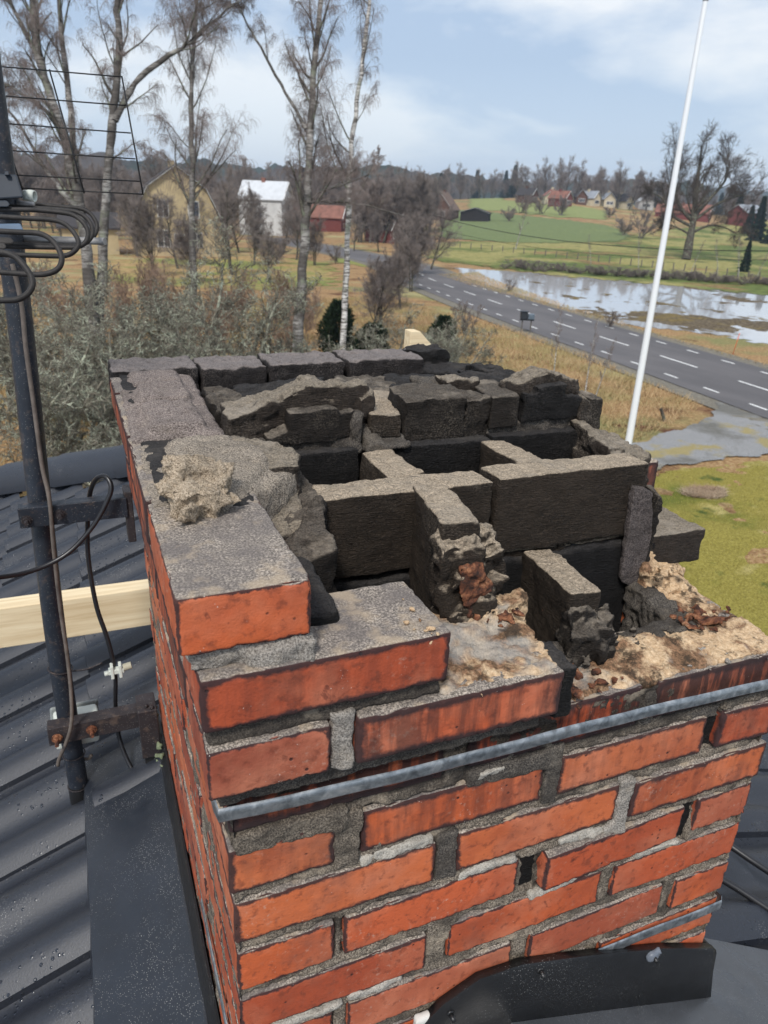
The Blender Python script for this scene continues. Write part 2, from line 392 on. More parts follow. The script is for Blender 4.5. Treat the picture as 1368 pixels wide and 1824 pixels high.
# pond: mud relief rising through a flat sheet of water
pond = GP([(815, 478), (870, 481), (960, 487), (1060, 494), (1160, 502), (1290, 516), (1440, 535), (1440, 632), (1368, 613), (1290, 598), (1200, 588), (1100, 577), (1010, 560), (930, 536), (870, 512), (830, 494)])
_mc = [gnd(1255, 574), gnd(1340, 586), gnd(1010, 535), gnd(1120, 560)]
def mudrel(x, y):
    Q = np.stack([x.ravel(), y.ravel(), x.ravel()*0], 1)
    r = .10*fbm(Q*[1, .6, 1], .16, 4, .65)+.05*fbm(Q+7, .9, 3)-.030
    for c, rr_, a in zip(_mc, (4.5, 4, 5, 4), (.10, .07, .05, .06)): r = r+a*np.exp(-((x.ravel()-c[0])**2+(y.ravel()-c[1])**2)/rr_**2)
    return r.reshape(x.shape)
patch('pond_mud', pond, .22, .0, M_MUD, rel=mudrel, wob=.8)
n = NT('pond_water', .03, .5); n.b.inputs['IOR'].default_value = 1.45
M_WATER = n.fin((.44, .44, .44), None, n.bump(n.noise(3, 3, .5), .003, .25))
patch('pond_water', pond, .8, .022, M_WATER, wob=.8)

# far hills
def ridge(name, d, az0, az1, top, seed, mat, depth=300, spike=9, n=420):
    az = np.linspace(az0, az1, n); V = []
    base = fbm(np.stack([az*4, az*0+seed, az*0], 1), 1, 3)
    sp = fbm(np.stack([az*d/22, az*0+seed*3, az*0], 1), 1, 3, .7)
    for (dd, zf) in ((0, 0), (.25, .72), (.45, 1), (1, .9), (1.6, .0)):
        r = d+depth*dd; z = -12+(top*(1+.28*base)+12)*zf+(spike*sp if zf > .5 else 0)
        V.append(np.stack([CAMP[0]+r*np.sin(az), CAMP[1]+r*np.cos(az), z+0*az], 1))
    V = np.stack(V, 1).reshape(-1, 3); F = [(i*5+j, i*5+j+1, (i+1)*5+j+1, (i+1)*5+j) for i in range(n-1) for j in range(4)]
    return link(name, mkmesh(name, V, F, mat, True), kind='structure')
M_HILL = mat_ground('forest_hillside', [(.3, (.018, .028, .020)), (.7, (.045, .060, .040))], fine=.03, bump=2)
M_HILLB = mat_ground('leafless_woodland_floor', [(.3, (.05, .042, .036)), (.7, (.11, .09, .075))], [((.03, .045, .03), .008, .5, .6, 4)], fine=.05, bump=2)
ridge('hills', 1700, -.6, 1.5, 62, 3, M_HILL, 250, 8)
ridge('hills', 2300, .5, 1.6, 84, 8, M_HILL, 300, 6)
ridge('wooded_rise', 900, -.6, .78, 36, 5, M_HILL, 200, 9)
ridge('wooded_rise', 620, -.6, .50, 26, 6, M_HILLB, 150, 5)

# ================================================================ trees
def mat_birch(name, dark=.5, wh=(.50, .48, .44)):
    n = NT(name, .85, .2)
    v = n.map((1.2, 1.2, 7)); a = n.noise(2.2, 5, .7, v, .5); b = n.noise(.9, 4, .65)
    c = n.ramp(a, [(.30, (.025, .022, .02)), (.44, (.09, .08, .07)), (.52, tuple(x*.62 for x in wh)), (.68, wh)])
    c = n.mix(n.ramp(b, [(.55-.25*dark, 0), (.70-.2*dark, .9)]), c, (.055, .048, .042))
    c = n.mix(n.ramp(n.noise(1.7, 4, .6, n.map(loc=(4, 2, 1))), [(.56, 0), (.68, .6)]), c, (.19, .21, .15))
    return n.fin(c, None, n.bump(a, .02, .7))
def mat_bark(name, a, b, lichen=.5, lc=(.27, .31, .22)):
    n = NT(name, .9, .15); q = n.noise(5, 5, .7, n.map((1, 1, .3)))
    c = n.ramp(q, [(.3, a), (.7, b)]); c = n.mix(n.ramp(n.noise(3, 4, .7, n.map(loc=(3, 1, 5))), [(.5, 0), (.62, lichen)]), c, lc)
    return n.fin(c, None, n.bump(q, .02, .7))
M_BIRCH = mat_birch('birch_bark', .8, (.42, .40, .37)); M_BIRCHW = mat_birch('white_birch_bark', .15, (.66, .64, .60)); M_BIRCHD = mat_birch('dark_birch_bark', .9)
M_TWIG = flat('bare_twigs', (.20, .165, .15), .9, .1, 0, .3, .3); M_TWIGB = flat('brown_twigs', (.23, .195, .175), .9, .1, 0, .35, .2)
M_LIMB = mat_bark('branch_bark', (.035, .03, .026), (.11, .095, .078), .5); M_OAK = mat_bark('oak_bark', (.03, .024, .02), (.085, .07, .055), .4)
M_LICH = flat('lichen_tufts', (.36, .38, .30), .95, .05, 0, .45, 2.5); M_LBR = mat_bark('lichened_branch', (.07, .06, .045), (.26, .24, .19), .9, (.44, .47, .36))
M_CONIF = flat('conifer_needles', (.028, .045, .022), .9, .1, 0, .5, 1.2); M_SPRUCE = flat('spruce_needles', (.022, .038, .026), .9, .1, 0, .4, .3)
class Tubes:
    def __init__(s): s.V = []; s.F = []; s.n = 0
    def add(s, P, r, n=4):
        P = np.asarray(P); k = len(P); r = np.broadcast_to(np.asarray(r, float), (k,))
        T = np.gradient(P, axis=0); T /= np.linalg.norm(T, axis=1)[:, None]+1e-9
        a = np.array([.31, .93, .2]); u = np.cross(T, a); u /= np.linalg.norm(u, axis=1)[:, None]+1e-9; v = np.cross(T, u)
        ang = np.arange(n)*2*math.pi/n
        V = (P[:, None]+r[:, None, None]*(np.cos(ang)[None, :, None]*u[:, None]+np.sin(ang)[None, :, None]*v[:, None])).reshape(-1, 3)
        i = np.arange(k-1)[:, None]*n; j = np.arange(n)[None]; j2 = (j+1) % n
        s.F.append((np.stack([i+j, i+j2, i+n+j2, i+n+j], -1).reshape(-1, 4))+s.n); s.V.append(V); s.n += len(V)
    def mesh(s, name, mat, smooth=True): return mkmesh(name, np.concatenate(s.V), np.concatenate(s.F), mat, smooth)
def nrmz(v): return v/(np.linalg.norm(v)+1e-9)
def rotv(v, ax, a):
    return v*math.cos(a)+np.cross(ax, v)*math.sin(a)+ax*(ax@v)*(1-math.cos(a))
def walk(rs, p, d, L, k, wob, grav, up=0):
    P = [np.array(p, float)]; d = nrmz(np.array(d, float)); st = L/k
    for i in range(k):
        d = nrmz(d+rs.normal(0, wob, 3)+np.array([0, 0, grav*(i+1)/k+up*(1-(i+1)/k)])); P.append(P[-1]+d*st)
    return np.array(P), d
def branch_out(rs, TB, TW, P, r0, r1, L, depth, prm):
    """limbs along the polyline P, then finer and finer twigs"""
    n = prm['n'][depth]; k = len(P)
    for _ in range(n):
        t = rs.uniform(prm['t0'][depth], 1)*(k-1); i = min(int(t), k-2); f = t-i; p = P[i]*(1-f)+P[i+1]*f; d = nrmz(P[i+1]-P[i])
        ax = nrmz(np.cross(d, rs.normal(size=3))); dd = rotv(d, ax, rs.uniform(*prm['ang'][depth]))
        frac = t/(k-1); l = L*rs.uniform(.6, 1.1)*(1-prm['taper'][depth]*frac); r = max(prm['rmin'], (r0+(r1-r0)*frac)*rs.uniform(.25, .5))
        seg = prm['seg'][depth]; Q, _d = walk(rs, p, dd, l, seg, prm['wob'][depth], prm['grav'][depth], prm['up'][depth])
        rad_ = np.linspace(r, max(prm['rmin'], r*.3), len(Q)); (TB if depth < prm['limbs'] else TW).add(Q, rad_, 5 if depth == 0 else (4 if depth < prm['limbs'] else 3))
        if depth+1 < len(prm['n']): branch_out(rs, TB, TW, Q, r, r*.3, l*prm['len'][depth], depth+1, prm)
BIRCH = dict(n=[26, 12, 20], t0=[.30, .22, .1], ang=[(.5, 1.0), (.4, .9), (.5, 1.3)], taper=[.65, .3, .2], rmin=.0038, seg=[8, 6, 6], wob=[.09, .15, .16], grav=[-.03, -.14, -1.1], up=[.22, .1, 0], limbs=1, len=[.48, .62, .5])
BROAD = dict(n=[16, 9, 8], t0=[.22, .2, .2], ang=[(.5, 1.1), (.4, 1.0), (.4, 1.1)], taper=[.45, .3, .2], rmin=.010, seg=[7, 5, 4], wob=[.16, .2, .22], grav=[.02, .02, .05], up=[.18, .1, .1], limbs=1, len=[.5, .5, .5])
def tree_meshes(name, trunks, prm, seed, L, mats, n_tr=9, r0=.2, extra=None):
    rs = np.random.RandomState(seed); TR, TB, TW = Tubes(), Tubes(), Tubes()
    prm0 = prm
    for T in trunks:
        prm = dict(prm0); prm['n'] = [int(prm0['n'][0]*min(1, .08+T[1]/.27))]+prm0['n'][1:]
        P, ra, rb = T[:3]; l = T[3] if len(T) > 3 else L; P = spline(P, 5); P = P+np.concatenate([np.zeros((1, 3)), rs.normal(0, .02, (len(P)-1, 3))])
        TR.add(P, np.linspace(ra, rb, len(P))*(1+.06*rs.normal(size=len(P))), n_tr)
        branch_out(rs, TB, TW, P, ra, rb, l, 0, prm)
    return TR, TB, TW
def make_tree(name, label, cat, base, trunks, prm, seed, L, mats, group=None):
    base = np.array(base, float); TR, TB, TW = tree_meshes(name, [([np.array(q)-base for q in T[0]],)+tuple(T[1:]) for T in trunks], prm, seed, L, mats)
    t = thing(name, label, cat, tuple(base), 0, group)
    link('trunk', TR.mesh('trunk', mats[0]), t); link('branches', TB.mesh('branches', mats[1]), t); link('twigs', TW.mesh('twigs', mats[2]), t)
    return t
def tp(L, t): return [px_at(u, v, t) for u, v in L]
mB = (M_BIRCH, M_LIMB, M_TWIG)
T26 = 27.5
def to_ground(p): return (p[0], p[1], G0)
# many-stemmed old birch at the left
t1 = tp([(168, 640), (160, 520), (152, 430), (128, 300), (92, 180), (64, 70), (54, -60), (40, -260)], T26); b = to_ground(px_at(172, 760, T26)); t1 = [np.array(b)]+t1
t3 = tp([(172, 620), (182, 470), (190, 330), (200, 220), (212, 100), (208, 0), (214, -120), (225, -280)], T26+.6); t3 = [np.array(b)+np.array([.2, .2, 0])]+t3
pr1 = dict(BIRCH); pr1['n'] = [26, 11, 18]; pr1['t0'] = [.42, .25, .2]
make_tree('birch', 'big old birch with several leaning stems, behind the antenna at the left', 'birch', b,
  [(t1, .27, .09), (t3, .22, .08), (tp([(150, 420), (134, 290), (126, 200), (110, 60), (100, -60), (96, -240)], T26+.3), .15, .06),
   (tp([(95, 180), (60, 90), (22, 10), (-10, -70)], T26), .11, .04, 3.0), (tp([(205, 215), (240, 150), (300, 100), (340, 75), (395, 25), (440, -10)], T26+.5), .13, .03, 3.2),
   (tp([(140, 330), (95, 215), (50, 175), (-20, 130)], T26), .10, .03, 3.0), (tp([(150, 380), (110, 340), (70, 285), (30, 215), (-20, 170)], T26-.4), .10, .03, 3.0)], pr1, 3, 3.6, mB)
# middle tall birch
tA = 29.0; b = to_ground(px_at(526, 700, tA))
make_tree('birch', 'tall straight birch with dark upper trunk behind the middle of the chimney', 'birch', b,
  [([np.array(b)]+tp([(531, 600), (540, 480), (548, 350), (553, 230), (561, 110), (571, 0), (578, -120), (586, -300)], tA), .235, .06), (tp([(545, 230), (500, 150), (455, 70), (425, 10), (405, -60)], tA), .07, .02, 2.8),
   (tp([(546, 400), (560, 350), (610, 330), (660, 310)], tA+.2), .06, .02, 2.4), (tp([(547, 360), (590, 360), (650, 365), (720, 385)], tA-.2), .05, .02, 2.4)], dict(BIRCH, n=[36, 12, 20], t0=[.33, .22, .1]), 7, 3.9, mB)
tA = 31.0; b = to_ground(px_at(608, 690, tA))
make_tree('birch', 'slender white stemmed birch right of the tall birch, by the dark juniper', 'birch', b,
  [([np.array(b)]+tp([(613, 580), (618, 460), (622, 350), (630, 230), (645, 110), (660, 0), (676, -110), (690, -260)], tA), .145, .05)], dict(BIRCH, n=[42, 12, 20], t0=[.36, .2, .1]), 9, 4.3, (M_BIRCHW, M_LIMB, M_TWIG))
tA = 47.0; b = gnd(345, 577)
make_tree('birch', 'broad hanging birch in front of the yellow house', 'birch', b,
  [([np.array(b)]+tp([(344, 480), (342, 380), (343, 290), (340, 190), (344, 90), (350, -10), (352, -120), (350, -200)], tA), .25, .05)], dict(BIRCH, n=[44, 13, 18], t0=[.26, .2, .1], rmin=.006), 12, 6.8, mB)
# shrubs and small fruit trees covered in lichen
def lichen_tree(seed, H, spread, nst=6, tufts=3200, size=.024):
    rs = np.random.RandomState(seed); TR, TB, TW = Tubes(), Tubes(), Tubes(); prm = dict(n=[10, 9, 8], t0=[.25, .2, .15], ang=[(.5, 1.2), (.5, 1.2), (.5, 1.3)], taper=[.3, .3, .2], rmin=.0095, seg=[7, 6, 5], wob=[.26, .3, .3], grav=[-.02, -.02, .0], up=[.1, .06, .05], limbs=1, len=[.55, .55, .5])
    for i in range(nst):
        a = rs.uniform(0, 6.28); P, _ = walk(rs, (rs.normal(0, .15), rs.normal(0, .15), 0), (math.cos(a)*spread, math.sin(a)*spread, 1), H*rs.uniform(.75, 1.05), 9, .16, .02, .1)
        TR.add(P, np.linspace(.085, .03, len(P)), 6); branch_out(rs, TB, TW, P, .07, .03, H*.45, 0, prm)
    C_ = np.concatenate([np.concatenate(TB.V)[::5], np.concatenate(TW.V)[::3]]); c = C_[rs.randint(0, len(C_), tufts)]
    c = c[fbm(c, .9, 2) > -.1]
    k = len(c); u = rs.normal(size=(k, 3)); u /= np.linalg.norm(u, axis=1)[:, None]; w = np.cross(u, rs.normal(size=(k, 3))); w /= np.linalg.norm(w, axis=1)[:, None]
    s_ = rs.uniform(.4, 1.2, (k, 1))*size; nn = np.cross(u, w)
    V = np.stack([c+u*s_, c+w*s_*.8+nn*s_*.3, c-u*s_, c-w*s_*.8+nn*s_*.3], 1).reshape(-1, 3); F = np.arange(k*4).reshape(-1, 4)
    return TR.mesh('trunk', M_LBR), TB.mesh('branches', M_LBR), TW.mesh('twigs', M_LBR), mkmesh('lichen', V, F, M_LICH, False)
def place_parts(name, meshes, names, label, cat, loc, rz, sc=(1, 1, 1), group=None):
    t = thing(name, label, cat, tuple(map(float, loc)), rz, group); t.scale = sc
    for me, nm in zip(meshes, names): link(nm, me, t)
    return t
LT = [lichen_tree(s_, h_, sp_) for s_, h_, sp_ in ((1, 5.2, .6), (2, 4.4, .8), (3, 3.6, 1.0))]
LN = ('trunk', 'branches', 'twigs', 'lichen')
def low(u, v, d):                       # ground point below the direction of a pixel, at a given depth
    p = px_at(u, v, d); return (p[0], p[1], G0)
spots = [(20, 620, 17, 0, .9, 'lichen covered tree at the far left edge behind the mast'), (120, 620, 20, 1, 1.0, 'lichen covered tree above the ridge cap at the left'), (215, 620, 22, 0, .92, 'lichen covered tree at the back left corner of the chimney'),
  (300, 600, 26, 1, 1.0, 'lichen covered tree left of the forked green trunk'), (400, 560, 24, 0, 1.12, 'tall lichen covered tree with a forked green trunk in front of the yellow house'), (475, 600, 25, 2, 1.0, 'low lichen covered tree just left of the tall birch'),
  (690, 600, 30, 1, .72, 'small lichen covered tree right of the dark juniper'), (765, 590, 31, 2, .95, 'low lichen covered shrub next to the timber end'), (820, 560, 35, 2, .75, 'small bare shrub on the road side of the lichen covered shrub'), (570, 600, 27, 2, .8, 'low lichen covered shrub between the tall and the slender birch'),
  (60, 640, 13, 2, .9, 'nearest lichen covered shrub below the antenna loops'), (350, 640, 19, 2, .95, 'low lichen covered shrub right behind the back cap bricks'),
  (270, 600, 18, 1, .8, 'lichen covered tree rising just behind the cap corner bricks'), (440, 640, 21, 2, .95, 'lichen covered shrub behind the second back cap brick'), (170, 640, 15, 2, .95, 'lichen covered shrub right of the mast above the ridge cap'), (530, 640, 23, 2, .85, 'lichen covered shrub at the foot of the tall birch'), (640, 640, 26, 2, .85, 'lichen covered shrub at the foot of the slender birch'), (720, 630, 28, 2, .8, 'lichen covered shrub left of the timber end'), (40, 560, 24, 0, 1.1, 'tall lichen covered tree behind the antenna loops')]
for i, (u, v, d, k, s_, lab) in enumerate(spots):
    place_parts('lichen_tree', LT[k], LN, lab, 'tree', low(u, v, d), i*1.9, (s_, s_, s_), 'lichen covered trees in the garden')
# juniper, small spruce, bushes: foliage of many small blades
def conifer(seed, H, R, k, blade, shape='column'):
    rs = np.random.RandomState(seed); z = rs.uniform(.02, 1, k)
    prof = np.sin(np.pi*np.clip(z*.92+.06, 0, 1))**.55 if shape == 'column' else (1-z)**.9
    lay = 1+.22*np.sin(z*55)*(shape != 'column'); a = rs.uniform(0, 6.28, k); rr_ = R*prof*lay*rs.uniform(.55, 1.0, k)*(1+.25*np.sin(a*3+z*9))
    c = np.stack([rr_*np.cos(a), rr_*np.sin(a), z*H], 1); out = np.stack([np.cos(a), np.sin(a), .9*np.ones(k) if shape == 'column' else -.35*np.ones(k)], 1)+rs.normal(0, .35, (k, 3)); out /= np.linalg.norm(out, axis=1)[:, None]
    w = np.cross(out, rs.normal(size=(k, 3))); w /= np.linalg.norm(w, axis=1)[:, None]; L = blade*rs.uniform(.6, 1.3, (k, 1))
    V = np.stack([c-w*L*.22, c+out*L, c+w*L*.22], 1).reshape(-1, 3); F = np.arange(k*3).reshape(-1, 3)
    T = Tubes(); T.add(np.array([(0, 0, 0), (0, 0, H*.95)]), [R*.10, .01], 6)
    return T.mesh('trunk', M_LIMB), mkmesh('foliage', V, F, M_CONIF if shape == 'column' else M_SPRUCE, False)
JN = conifer(1, 3.6, .75, 9000, .17); SPR = [conifer(5, 15, 2.6, 7000, .75, 'cone'), conifer(6, 11, 2.2, 5000, .7, 'cone')]
TFN = ('trunk', 'foliage')
place_parts('juniper', JN, TFN, 'dark green columnar juniper beside the slender white birch', 'juniper', low(602, 620, 33), 0)
place_parts('juniper', JN, TFN, 'lower broad juniper half hidden right of the slender birch', 'juniper', low(664, 600, 36), 2, (1.1, 1.1, .62))
place_parts('juniper', JN, TFN, 'small broad juniper above the timber end', 'juniper', low(790, 590, 36), 2, (.95, .95, .75))
place_parts('spruce', SPR[1], TFN, 'little dark spruce among the young birches at the right edge', 'spruce', gnd(1325, 485), 0, (.35, .35, .42))
# generic bare trees for the middle and far distance
def bare(seed, H, prm, L, r0, nst=1, mats=(M_OAK, M_OAK, M_TWIGB), lean=.1, k=8):
    rs = np.random.RandomState(seed); TR, TB, TW = Tubes(), Tubes(), Tubes()
    for i in range(nst):
        P, _ = walk(rs, (rs.normal(0, .25)*(nst > 1), rs.normal(0, .25)*(nst > 1), 0), (rs.normal(0, lean), rs.normal(0, lean), 1), H*rs.uniform(.85, 1.05), k, .05, .03)
        TR.add(P, np.linspace(r0, r0*.15, len(P)), 7); branch_out(rs, TB, TW, P, r0, r0*.15, L, 0, prm)
    return TR.mesh('trunk', mats[0]), TB.mesh('branches', mats[1]), TW.mesh('twigs', mats[2])
BN = ('trunk', 'branches', 'twigs')
farp = dict(BROAD, rmin=.014, n=[30, 11, 12], wob=[.13, .17, .2], t0=[.16, .2, .15], taper=[.62, .3, .2], ang=[(.55, 1.15), (.4, 1.0), (.4, 1.1)]); bushp = dict(BROAD, rmin=.016, n=[10, 7, 5], t0=[.08, .1, .1], ang=[(.3, .8), (.3, .8), (.3, .8)])
PT = [bare(11, 12, farp, 6.6, .22), bare(12, 13.5, farp, 7.4, .26), bare(13, 10, farp, 5.6, .18, 2), bare(14, 14, dict(BIRCH, rmin=.016, n=[28, 11, 10]), 3.8, .17, 1, (M_BIRCH, M_TWIGB, M_TWIGB))]
PB = [bare(21, 3.4, bushp, 1.7, .05, 7, (M_TWIGB,)*3, .35), bare(22, 4.2, bushp, 1.9, .06, 6, (M_LIMB, M_TWIGB, M_TWIGB), .3)]
M_OAKT = flat('oak_twigs', (.085, .068, .056), .9, .1, 0, .3, .3)
oakp = dict(BROAD, n=[14, 12, 14], t0=[.28, .18, .15], ang=[(.5, 1.05), (.4, .95), (.4, 1.0)], rmin=.016, taper=[.25, .2, .2], wob=[.2, .24, .26], up=[.22, .12, .05], len=[.52, .5, .5])
b = gnd(1222, 463); dO = float((b-CAMP)@AX[2])
make_tree('oak', 'large solitary bare oak in the meadow right of the flagpole', 'oak', b,
  [([np.array(b)]+tp([(1230, 420), (1236, 385), (1240, 340), (1246, 295), (1250, 258)], dO), .85, .14), (tp([(1234, 395), (1210, 365), (1200, 320), (1208, 285)], dO), .40, .08, 7), (tp([(1236, 385), (1268, 350), (1292, 320), (1300, 285)], dO), .40, .08, 7),
   (tp([(1235, 405), (1200, 385), (1180, 355), (1165, 345)], dO), .30, .08, 5), (tp([(1237, 392), (1275, 365), (1312, 350), (1335, 350)], dO), .30, .06, 6), (tp([(1232, 415), (1262, 402), (1290, 405), (1315, 418)], dO), .26, .06, 5), (tp([(1230, 418), (1205, 405), (1185, 398)], dO), .22, .06, 4)], oakp, 4, 7.0, (M_OAK, M_OAK, M_OAKT))
rg = R_(99)
kinds = ['bare brown broadleaf tree', 'tall bare broadleaf tree', 'twin stemmed bare tree', 'pale stemmed bare birch']
def far_tree(u, v, kind, s_, lab, dist=None, group='bare trees around the village'):
    p = gnd(u, v) if dist is None else None
    if p is None:
        q = px_at(u, v, dist); p = np.array([q[0], q[1], float(hgt(q[0], q[1]))])
    nm = 'birch' if kind == 3 else 'bare_tree'
    return place_parts(nm, PT[kind], BN, lab, 'birch' if kind == 3 else 'tree', p, rg.uniform(0, 6), (s_, s_, s_*rg.uniform(.9, 1.1)), group)
# woodland behind the garden, left half
woods = 'bare trees of the woodland behind the houses'
for i in range(190):
    u = -60+(i*4.37) % 830+rg.uniform(-8, 8); d = rg.choice([75, 100, 125, 150, 180, 230]) if u > 630 else (rg.choice([128, 142, 155, 170, 190, 215, 240, 280, 330]) if not 405 < u < 640 else rg.choice([205, 225, 250, 280, 330]))
    if 720 < u: d = rg.choice([150, 190])
    if 640 < u <= 720 and d < 125: d = rg.choice([125, 160, 200])
    if 560 < u < 720 and d < 140 and rg.random() < .5: d = 150
    far_tree(u, 430, rg.choice([0, 1, 2, 0, 2, 3]), rg.uniform(.5, .8) if d < 130 else rg.uniform(.8, 1.25), 'bare brown tree of the dense woodland rising behind the garden and houses', d, woods)
for i, (u, v, d, s_) in enumerate([(560, 430, 95, .5), (700, 470, 75, .55), (720, 455, 82, .6), (745, 450, 88, .62), (770, 440, 96, .66), (735, 470, 70, .45), (680, 520, 48, .42), (660, 540, 44, .4), (715, 500, 58, .42)]):
    far_tree(u, v, [2, 0, 2][i % 3], s_, 'slim bare roadside tree left of the green field, %s' % ['leftmost by the road bend', 'the one right of the road bend', 'in the middle of the row', 'second from the field', 'nearest the field', 'in front of the row', 'nearest the junipers', 'lowest beside the verge', 'short one behind the lowest'][i], d, 'slim bare trees along the road')
# bushes
M_PBR = flat('pale_brown_twigs', (.30, .215, .16), .9, .1, 0, .35, .4)
PS = [bare(41, 2.6, dict(bushp, n=[9, 8, 6], rmin=.007), 1.5, .03, 8, (M_PBR,)*3, .45), bare(42, 3.2, dict(bushp, n=[9, 8, 6], rmin=.007), 1.6, .035, 8, (M_PBR,)*3, .35)]
for i in range(20):
    d = rg.uniform(27, 62); u = rg.uniform(-20, 620); p = low(u, 600, d); s_ = rg.uniform(.6, 1.1)
    place_parts('scrub', PS[i % 2], BN, 'pale brown leafless scrub in the rough ground between garden and chimney', 'scrub', p, i*1.3, (s_, s_, s_), 'pale brown scrub on the rough ground')
for i, (u, d, s_) in enumerate([(235, 66, .72), (285, 74, .7), (395, 70, .75), (440, 82, .6), (350, 92, .7), (205, 88, .75), (260, 98, .8), (410, 100, .8), (470, 64, .4), (315, 62, .6), (498, 100, .72), (525, 92, .6), (450, 110, .85), (540, 120, .8)]):
    far_tree(u, 0, [2, 0, 1][i % 3], s_, 'bare garden tree screening the yellow house, ' + ['left low one', 'left of the middle', 'right of the broad birch', 'right of the house corner', 'close behind the broad birch', 'at the left annex', 'at the left gable edge', 'at the right gable edge', 'short one nearest the tall birch', 'short one under the middle', 'before the white house', 'short one before the white house', 'tall one between the yellow and white houses', 'tall one before the red garage'][i], d, 'bare garden trees by the yellow house')
hb = [(495, 470, 0, 1.0, 'purple brown round bush beside the garden drive'), (1140, 425, 1, 2.1, 'large brown thicket left of the flagpole at the field edge'), (1110, 420, 0, 1.7, 'smaller brown bush at the left end of the thicket'), (965, 382, 1, 2.0, 'brown scrub on the left of the field boundary'),
  (1000, 384, 0, 2.3, 'brown scrub on the right of the field boundary'), (930, 380, 1, 1.9, 'brown scrub behind the lone birch'), (905, 395, 0, 1.6, 'brown bush at the foot of the lone birch'), (1085, 388, 0, 1.4, 'small brown bush at the corner of the pale field')]
for i, (u, v, k, s_, lab) in enumerate(hb):
    p = gnd(u, v); dd = np.hypot(*(p[:2]-CAMP[:2])); place_parts('bush', PB[k], BN, lab, 'bush', p, i*1.3, (s_, s_, s_*(.8 if dd > 150 else 1)), 'brown leafless bushes')
for i in range(46):
    u = 905+i*11+rg.uniform(-5, 5); v = 480+(u-930)*.066+rg.uniform(-2, 3); s_ = rg.uniform(.20, .34)
    place_parts('scrub', PB[i % 2], BN, 'low purple brown scrub on the far bank of the pond', 'scrub', gnd(u, v), i*1.1, (s_*2.6, s_*2.6, s_), 'low scrub along the far bank of the pond')
# young birches round the pond and by the road
yb = [(918, 445, 1.0, 'lone birch standing in the meadow left of the pond'), (1052, 472, .50, 'slim young birch above the left half of the pond'), (1137, 478, .62, 'slim young birch just left of the flagpole'), (1230, 487, .6, 'slim young birch in front of the oak trunk'), (1277, 492, .56, 'slim young birch right of the oak'),
   (1315, 495, .62, 'slim young birch left of the little spruce'), (1345, 500, .5, 'slim young birch nearest the right edge')]
YB = [bare(31+i, 9.0, dict(BIRCH, rmin=.009, n=[22, 6, 4], t0=[.35, .2, .2], len=[.4, .5, .5]), 1.9, .085, 1, (M_BIRCHW, M_TWIG, M_TWIG), .12) for i in range(3)]
for i, (u, v, s_, lab) in enumerate(yb): place_parts('birch', YB[i % 3], BN, lab, 'birch', gnd(u, v), i*2.1, (s_*1.2 if i else 1.35, s_*1.2 if i else 1.35, s_ if i else 1.25), 'young birches round the pond')
for i, (u, v, s_, lab) in enumerate([(985, 700, .42, 'young birch sapling between the chimney and the mailbox'), (1040, 712, .40, 'forked birch sapling left of the flagpole'), (1058, 715, .36, 'thin birch sapling nearest the flagpole')]):
    place_parts('birch', YB[(i+1) % 3], BN, lab, 'birch', gnd(u, v), i*2.6+1, (s_, s_, s_), 'birch saplings on the near verge')
for i, (u, v, s_, lab) in enumerate([(1085, 585, .3, 'thin bare bush nearest the pond mud'), (905, 520, .3, 'thin bare bush at the left tip of the pond'), (830, 600, .5, 'thin brown bush beside the verge grass'), (600, 470, .6, 'small bush beside the upper bend of the road')]):
    place_parts('bush', PB[1], BN, lab, 'bush', gnd(u, v), i*1.7, (s_, s_, s_), 'thin bare bushes near the road')
# village skyline trees
for i, (u, v, k, s_) in enumerate([(785, 372, 1, 1.1), (765, 375, 0, 1.0), (880, 352, 0, 1.3), (905, 350, 2, 1.3), (1025, 362, 1, 1.1), (1050, 362, 0, 1.0), (1100, 372, 1, 1.25), (1120, 374, 0, 1.1), (1150, 376, 2, 1.0), (940, 355, 0, 1.2), (970, 356, 1, 1.1), (850, 350, 2, 1.2), (1185, 380, 0, 1.0), (1075, 368, 3, 1.0), (1000, 358, 3, 1.0)]):
    far_tree(u, v, k, s_*1.05, 'bare tree on the village skyline, %s' % ['right of the dark red farmhouse', 'left of the dark red farmhouse', 'above the cream pair of houses', 'behind the pale field', 'wide crown by the orange roofed shed', 'crown right of the dark roofed brown house', 'wide crown above the brown thicket', 'crown right above the thicket', 'left of the flagpole', 'behind the brown scrub', 'behind the small brown house', 'above the long shed', 'just right of the flagpole', 'pale stem by the village houses', 'pale stem above the wide cream gable'][i])
for i in range(120):
    u = 690+i*5.8+rg.uniform(-6, 6); d = rg.uniform(330, 640); q = px_at(u, 380, d); p = np.array([q[0], q[1], float(hgt(q[0], q[1]))]); s_ = rg.uniform(.8, 1.45)
    if rg.random() < .10: place_parts('spruce', SPR[i % 2], TFN, 'dark spruce in the far line of trees beyond the village', 'spruce', p, i, (s_, s_, s_), 'spruces in the far tree line')
    else: place_parts('bare_tree', PT[i % 3], BN, 'grey bare tree in the far line of trees beyond the village', 'tree', p, i, (s_, s_, s_*1.0), 'bare trees in the far tree line')
for i in range(24):
    u = -40+i*33+rg.uniform(-12, 12); d = rg.uniform(330, 520); q = px_at(u, 380, d); p = np.array([q[0], q[1], float(hgt(q[0], q[1]))]); s_ = rg.uniform(.7, 1.1)
    place_parts('spruce', SPR[i % 2], TFN, 'dark spruce of the forest edge behind the woodland at the left', 'spruce', p, i, (s_, s_, s_), 'spruces of the left forest edge')
